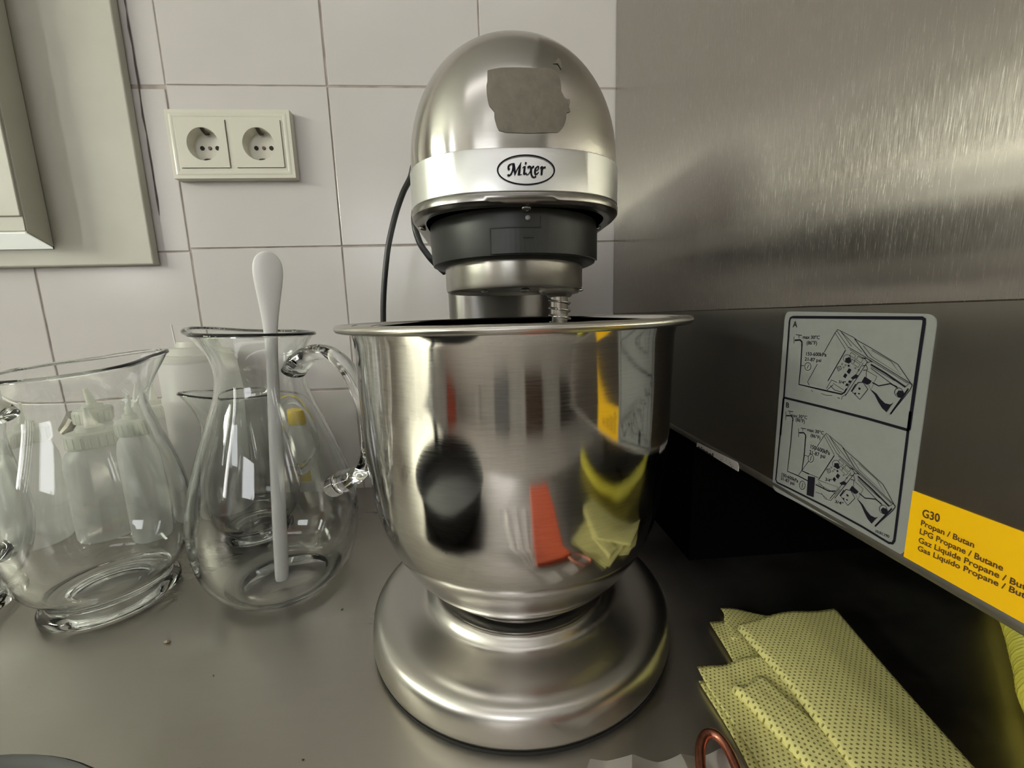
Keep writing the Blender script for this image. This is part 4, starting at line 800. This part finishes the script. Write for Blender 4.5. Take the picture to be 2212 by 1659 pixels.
# ================================================================= YELLOW CLOTH
cl = empty('dishcloth', (.20, -.38, 0), 'folded yellow perforated dishcloth on the worktop in front of the oven', 'cloth')
def cloth_patch(name, c, z0, amp, seed, nu=36, nv=48, rot=0.0, thick=.0009, sp=.0031, fold=0, bulge=0, z1=None):
    """c: four corners (x,y) a,b,c,d (a-b far edge, d-c near edge); fold: rounded left border radius"""
    rg = random.Random(seed); ph = [rg.uniform(0, 6.28) for _ in range(6)]
    A, B, C_, D = (Vector((*q, 0)) for q in c)
    bm = bmesh.new(); uvl = bm.loops.layers.uv.new('UVMap'); grid = []; uvs = {}
    z1 = z0 if z1 is None else z1
    ex = Vector((cos(rot), sin(rot), 0)); ey = Vector((-sin(rot), cos(rot), 0))
    for j in range(nv+1):
        row = []; v = j/nv
        for i in range(nu+1):
            u = i/nu; p = (A*(1-u)+B*u)*(1-v)+(D*(1-u)+C_*u)*v
            p += Vector((0, 1, 0))*.0012*sin(9*u+ph[0])*(1-v)+Vector((1, 0, 0))*.0010*sin(11*v+ph[1])*(1-u)
            z = z0+(z1-z0)*u+amp*(sin(5*u+3*v+ph[2])*.5+sin(9*v-4*u+ph[3])*.35+sin(17*u+ph[4])*.15)+bulge*sin(pi*u)
            if fold:
                e = u*(B-A).length/fold
                if e < 1: z -= fold*.9*(1-sqrt(max(0, 1-(1-e)**2)))
                e = (1-u)*(B-A).length/fold
                if e < 1: z -= fold*.9*(1-sqrt(max(0, 1-(1-e)**2)))
            p.z = max(z, .0004); vv = bm.verts.new(p); uvs[vv] = (p.dot(ex)/sp, p.dot(ey)/(sp*.72)); row.append(vv)
        grid.append(row)
    for j in range(nv):
        for i in range(nu):
            f = bm.faces.new((grid[j][i], grid[j][i+1], grid[j+1][i+1], grid[j+1][i]))
            for l_ in f.loops: l_[uvl].uv = uvs[l_.vert]
    o = mesh_obj(name, bm, M['cloth'], cl, smooth=True)
    so = o.modifiers.new('t', 'SOLIDIFY'); so.thickness = thick; so.offset = -1
    return o
cloth_patch('fold_layer', [(.1722, -.3222), (.236, -.3240), (.24, -.50), (.150, -.48)], .0030, .0010, 1, rot=.25)
cloth_patch('fold_layer', [(.1885, -.3080), (.244, -.3255), (.25, -.36), (.178, -.340)], .0042, .0010, 2, nu=24, nv=16, rot=-.35)
cloth_patch('fold_layer', [(.1370, -.3690), (.178, -.378), (.20, -.52), (.1330, -.52)], .0022, .0008, 6, rot=.2)
cloth_patch('fold_layer', [(.1389, -.3646), (.190, -.3600), (.225, -.50), (.1390, -.50)], .0065, .0012, 3, rot=.10, z1=.0085)
cloth_patch('fold_layer', [(.1495, -.3850), (.178, -.3780), (.215, -.52), (.1930, -.53)], .0105, .0008, 4, rot=.35, fold=.005, bulge=.0015)
cloth_patch('fold_layer', [(.1842, -.3363), (.2700, -.3310), (.2230, -.53), (.1810, -.53)], .0150, .0011, 5, nu=48, nv=72, rot=-.22, fold=.004, bulge=.002)

# ================================================================= HOSE, RING, FILM, PAN, RED BOX, CRUMBS
bm = bmesh.new(); P = catmull([(.50, -.30, .016), (.43, -.330, .0155), (.3675, -.383, .0155), (.3434, -.404, .0155), (.3195, -.425, .0155), (.288, -.47, .0155), (.275, -.56, .0155), (.30, -.68, .0155)], 20)
Q = [P[0]]; acc = 0.0      # resample evenly so that the ribs are regular
for a_, b_ in zip(P, P[1:]):
    seg = (b_-a_).length; t_ = .0006-acc
    while t_ <= seg: Q.append(a_.lerp(b_, t_/seg)); t_ += .0006
    acc = (acc+seg) % .0006
tube(bm, Q, [.0130+.0019*sin(2*pi*i*.0006/.0038) for i in range(len(Q))], 20)
o = mesh_obj('gas_hose', bm, M['hose'], None, smooth=True); tag(o, 'yellow ribbed gas hose lying under the edge of the oven', 'hose')
cr = []
for i in range(44):
    t = 2*pi*i/44; cr.append((.1185+.0100*math.copysign(abs(sin(t))**.85, sin(t))-.0075*(1-cos(t)), -.4400+.0265*cos(t), .0125+.001*cos(t)))
bm = bmesh.new(); tube(bm, cr+[cr[0]], .0026, 12, cap=False); o = mesh_obj('copper_ring', bm, M['copper'], None, smooth=True); tag(o, 'oval copper-coloured wire loop at the lower edge beside the cloth', 'ring')
bm = bmesh.new(); nu, nv = 60, 24; rg = random.Random(11); grid = []
for j in range(nv+1):
    row = []
    for i in range(nu+1):
        u = i/nu; v = j/nv; q_ = max(0, min(1, (v-.16)/.10)); x = (.050-.10*v)*(1-u)+(.132-.098*q_)*u+.002*sin(7*v); y = -.4130-.15*v-.0035*sin(u*2.2)
        zc_ = abs(((u*2.6+.5*u*u+.25*v+.2) % 1)-.5)*2*min(1, v*6+.6)
        row.append(bm.verts.new((x, y, .0220*min(1, max(0, (v-.25)*5))+.0020+.0095*zc_**1.4*(1-.3*v)+.001*sin(13*v+9*u))))
    grid.append(row)
for j in range(nv):
    for i in range(nu): bm.faces.new((grid[j][i], grid[j][i+1], grid[j+1][i+1], grid[j+1][i]))
o = mesh_obj('plastic_film', bm, M['bag'], None); tag(o, 'crumpled clear plastic film at the lower edge beside the copper loop', 'plastic wrap'); shade_auto(o, 25)
pn = empty('black_pan', (-.245, -.557, 0), 'round black pan, only its rim showing in the lower left corner', 'pan')
bm = bmesh.new(); lathe(bm, [(.001, .0005), (.115, .0005), (.126, .004), (.138, .040), (.1415, .0445), (.1400, .0465), (.1360, .0440), (.124, .008), (.112, .0045), (.001, .0045)], -.245, -.557, 96)
o = mesh_obj('pan_body', bm, M['pan'], pn); shade_auto(o, 40)
bm = bmesh.new(); tube(bm, [(-.377, -.60, .040), (-.43, -.62, .055), (-.56, -.66, .066)], [.010, .010, .012], 14, flat=(.6, 1.3), up=(0, 0, 1)); mesh_obj('handle', bm, M['pan'], pn, smooth=True)
bm = bmesh.new(); box(bm, .040, .104, -.655, -.462, .0005, .018, bev=.002); o = mesh_obj('red_box', bm, M['red'], None)
tag(o, 'orange-red box seen only as a reflection in the steel bowl', 'box')
rg = random.Random(9)
for k, (x, y, s) in enumerate(((-.2615, -.2935, .0022), (-.1330, -.270, .0010), (-.2035, -.330, .0008), (-.1135, -.395, .0006), (.165, -.31, .0008))):
    bm = bmesh.new(); bmesh.ops.create_icosphere(bm, subdivisions=1, radius=s)
    for v in bm.verts: v.co = Vector((v.co.x*1.4, v.co.y*.7, v.co.z*.6))*(1+rg.uniform(-.3, .3))
    bmesh.ops.rotate(bm, verts=bm.verts, matrix=Matrix.Rotation(k*1.1, 3, 'Z')); bmesh.ops.translate(bm, verts=bm.verts, vec=(x, y, s*.45))
    o = mesh_obj('crumb', bm, M['crumb'] if k == 0 else M['gap'], None)
    tag(o, ['largest pale crumb on the worktop in front of the footed jug', 'tiny dark crumb between the stirrer jug and the mixer base', 'tiny dark crumb in front of the stirrer jug', 'tiny dark crumb left of the front of the mixer base', 'tiny dark crumb right of the mixer'][k], 'crumb', 'crumbs on the worktop')
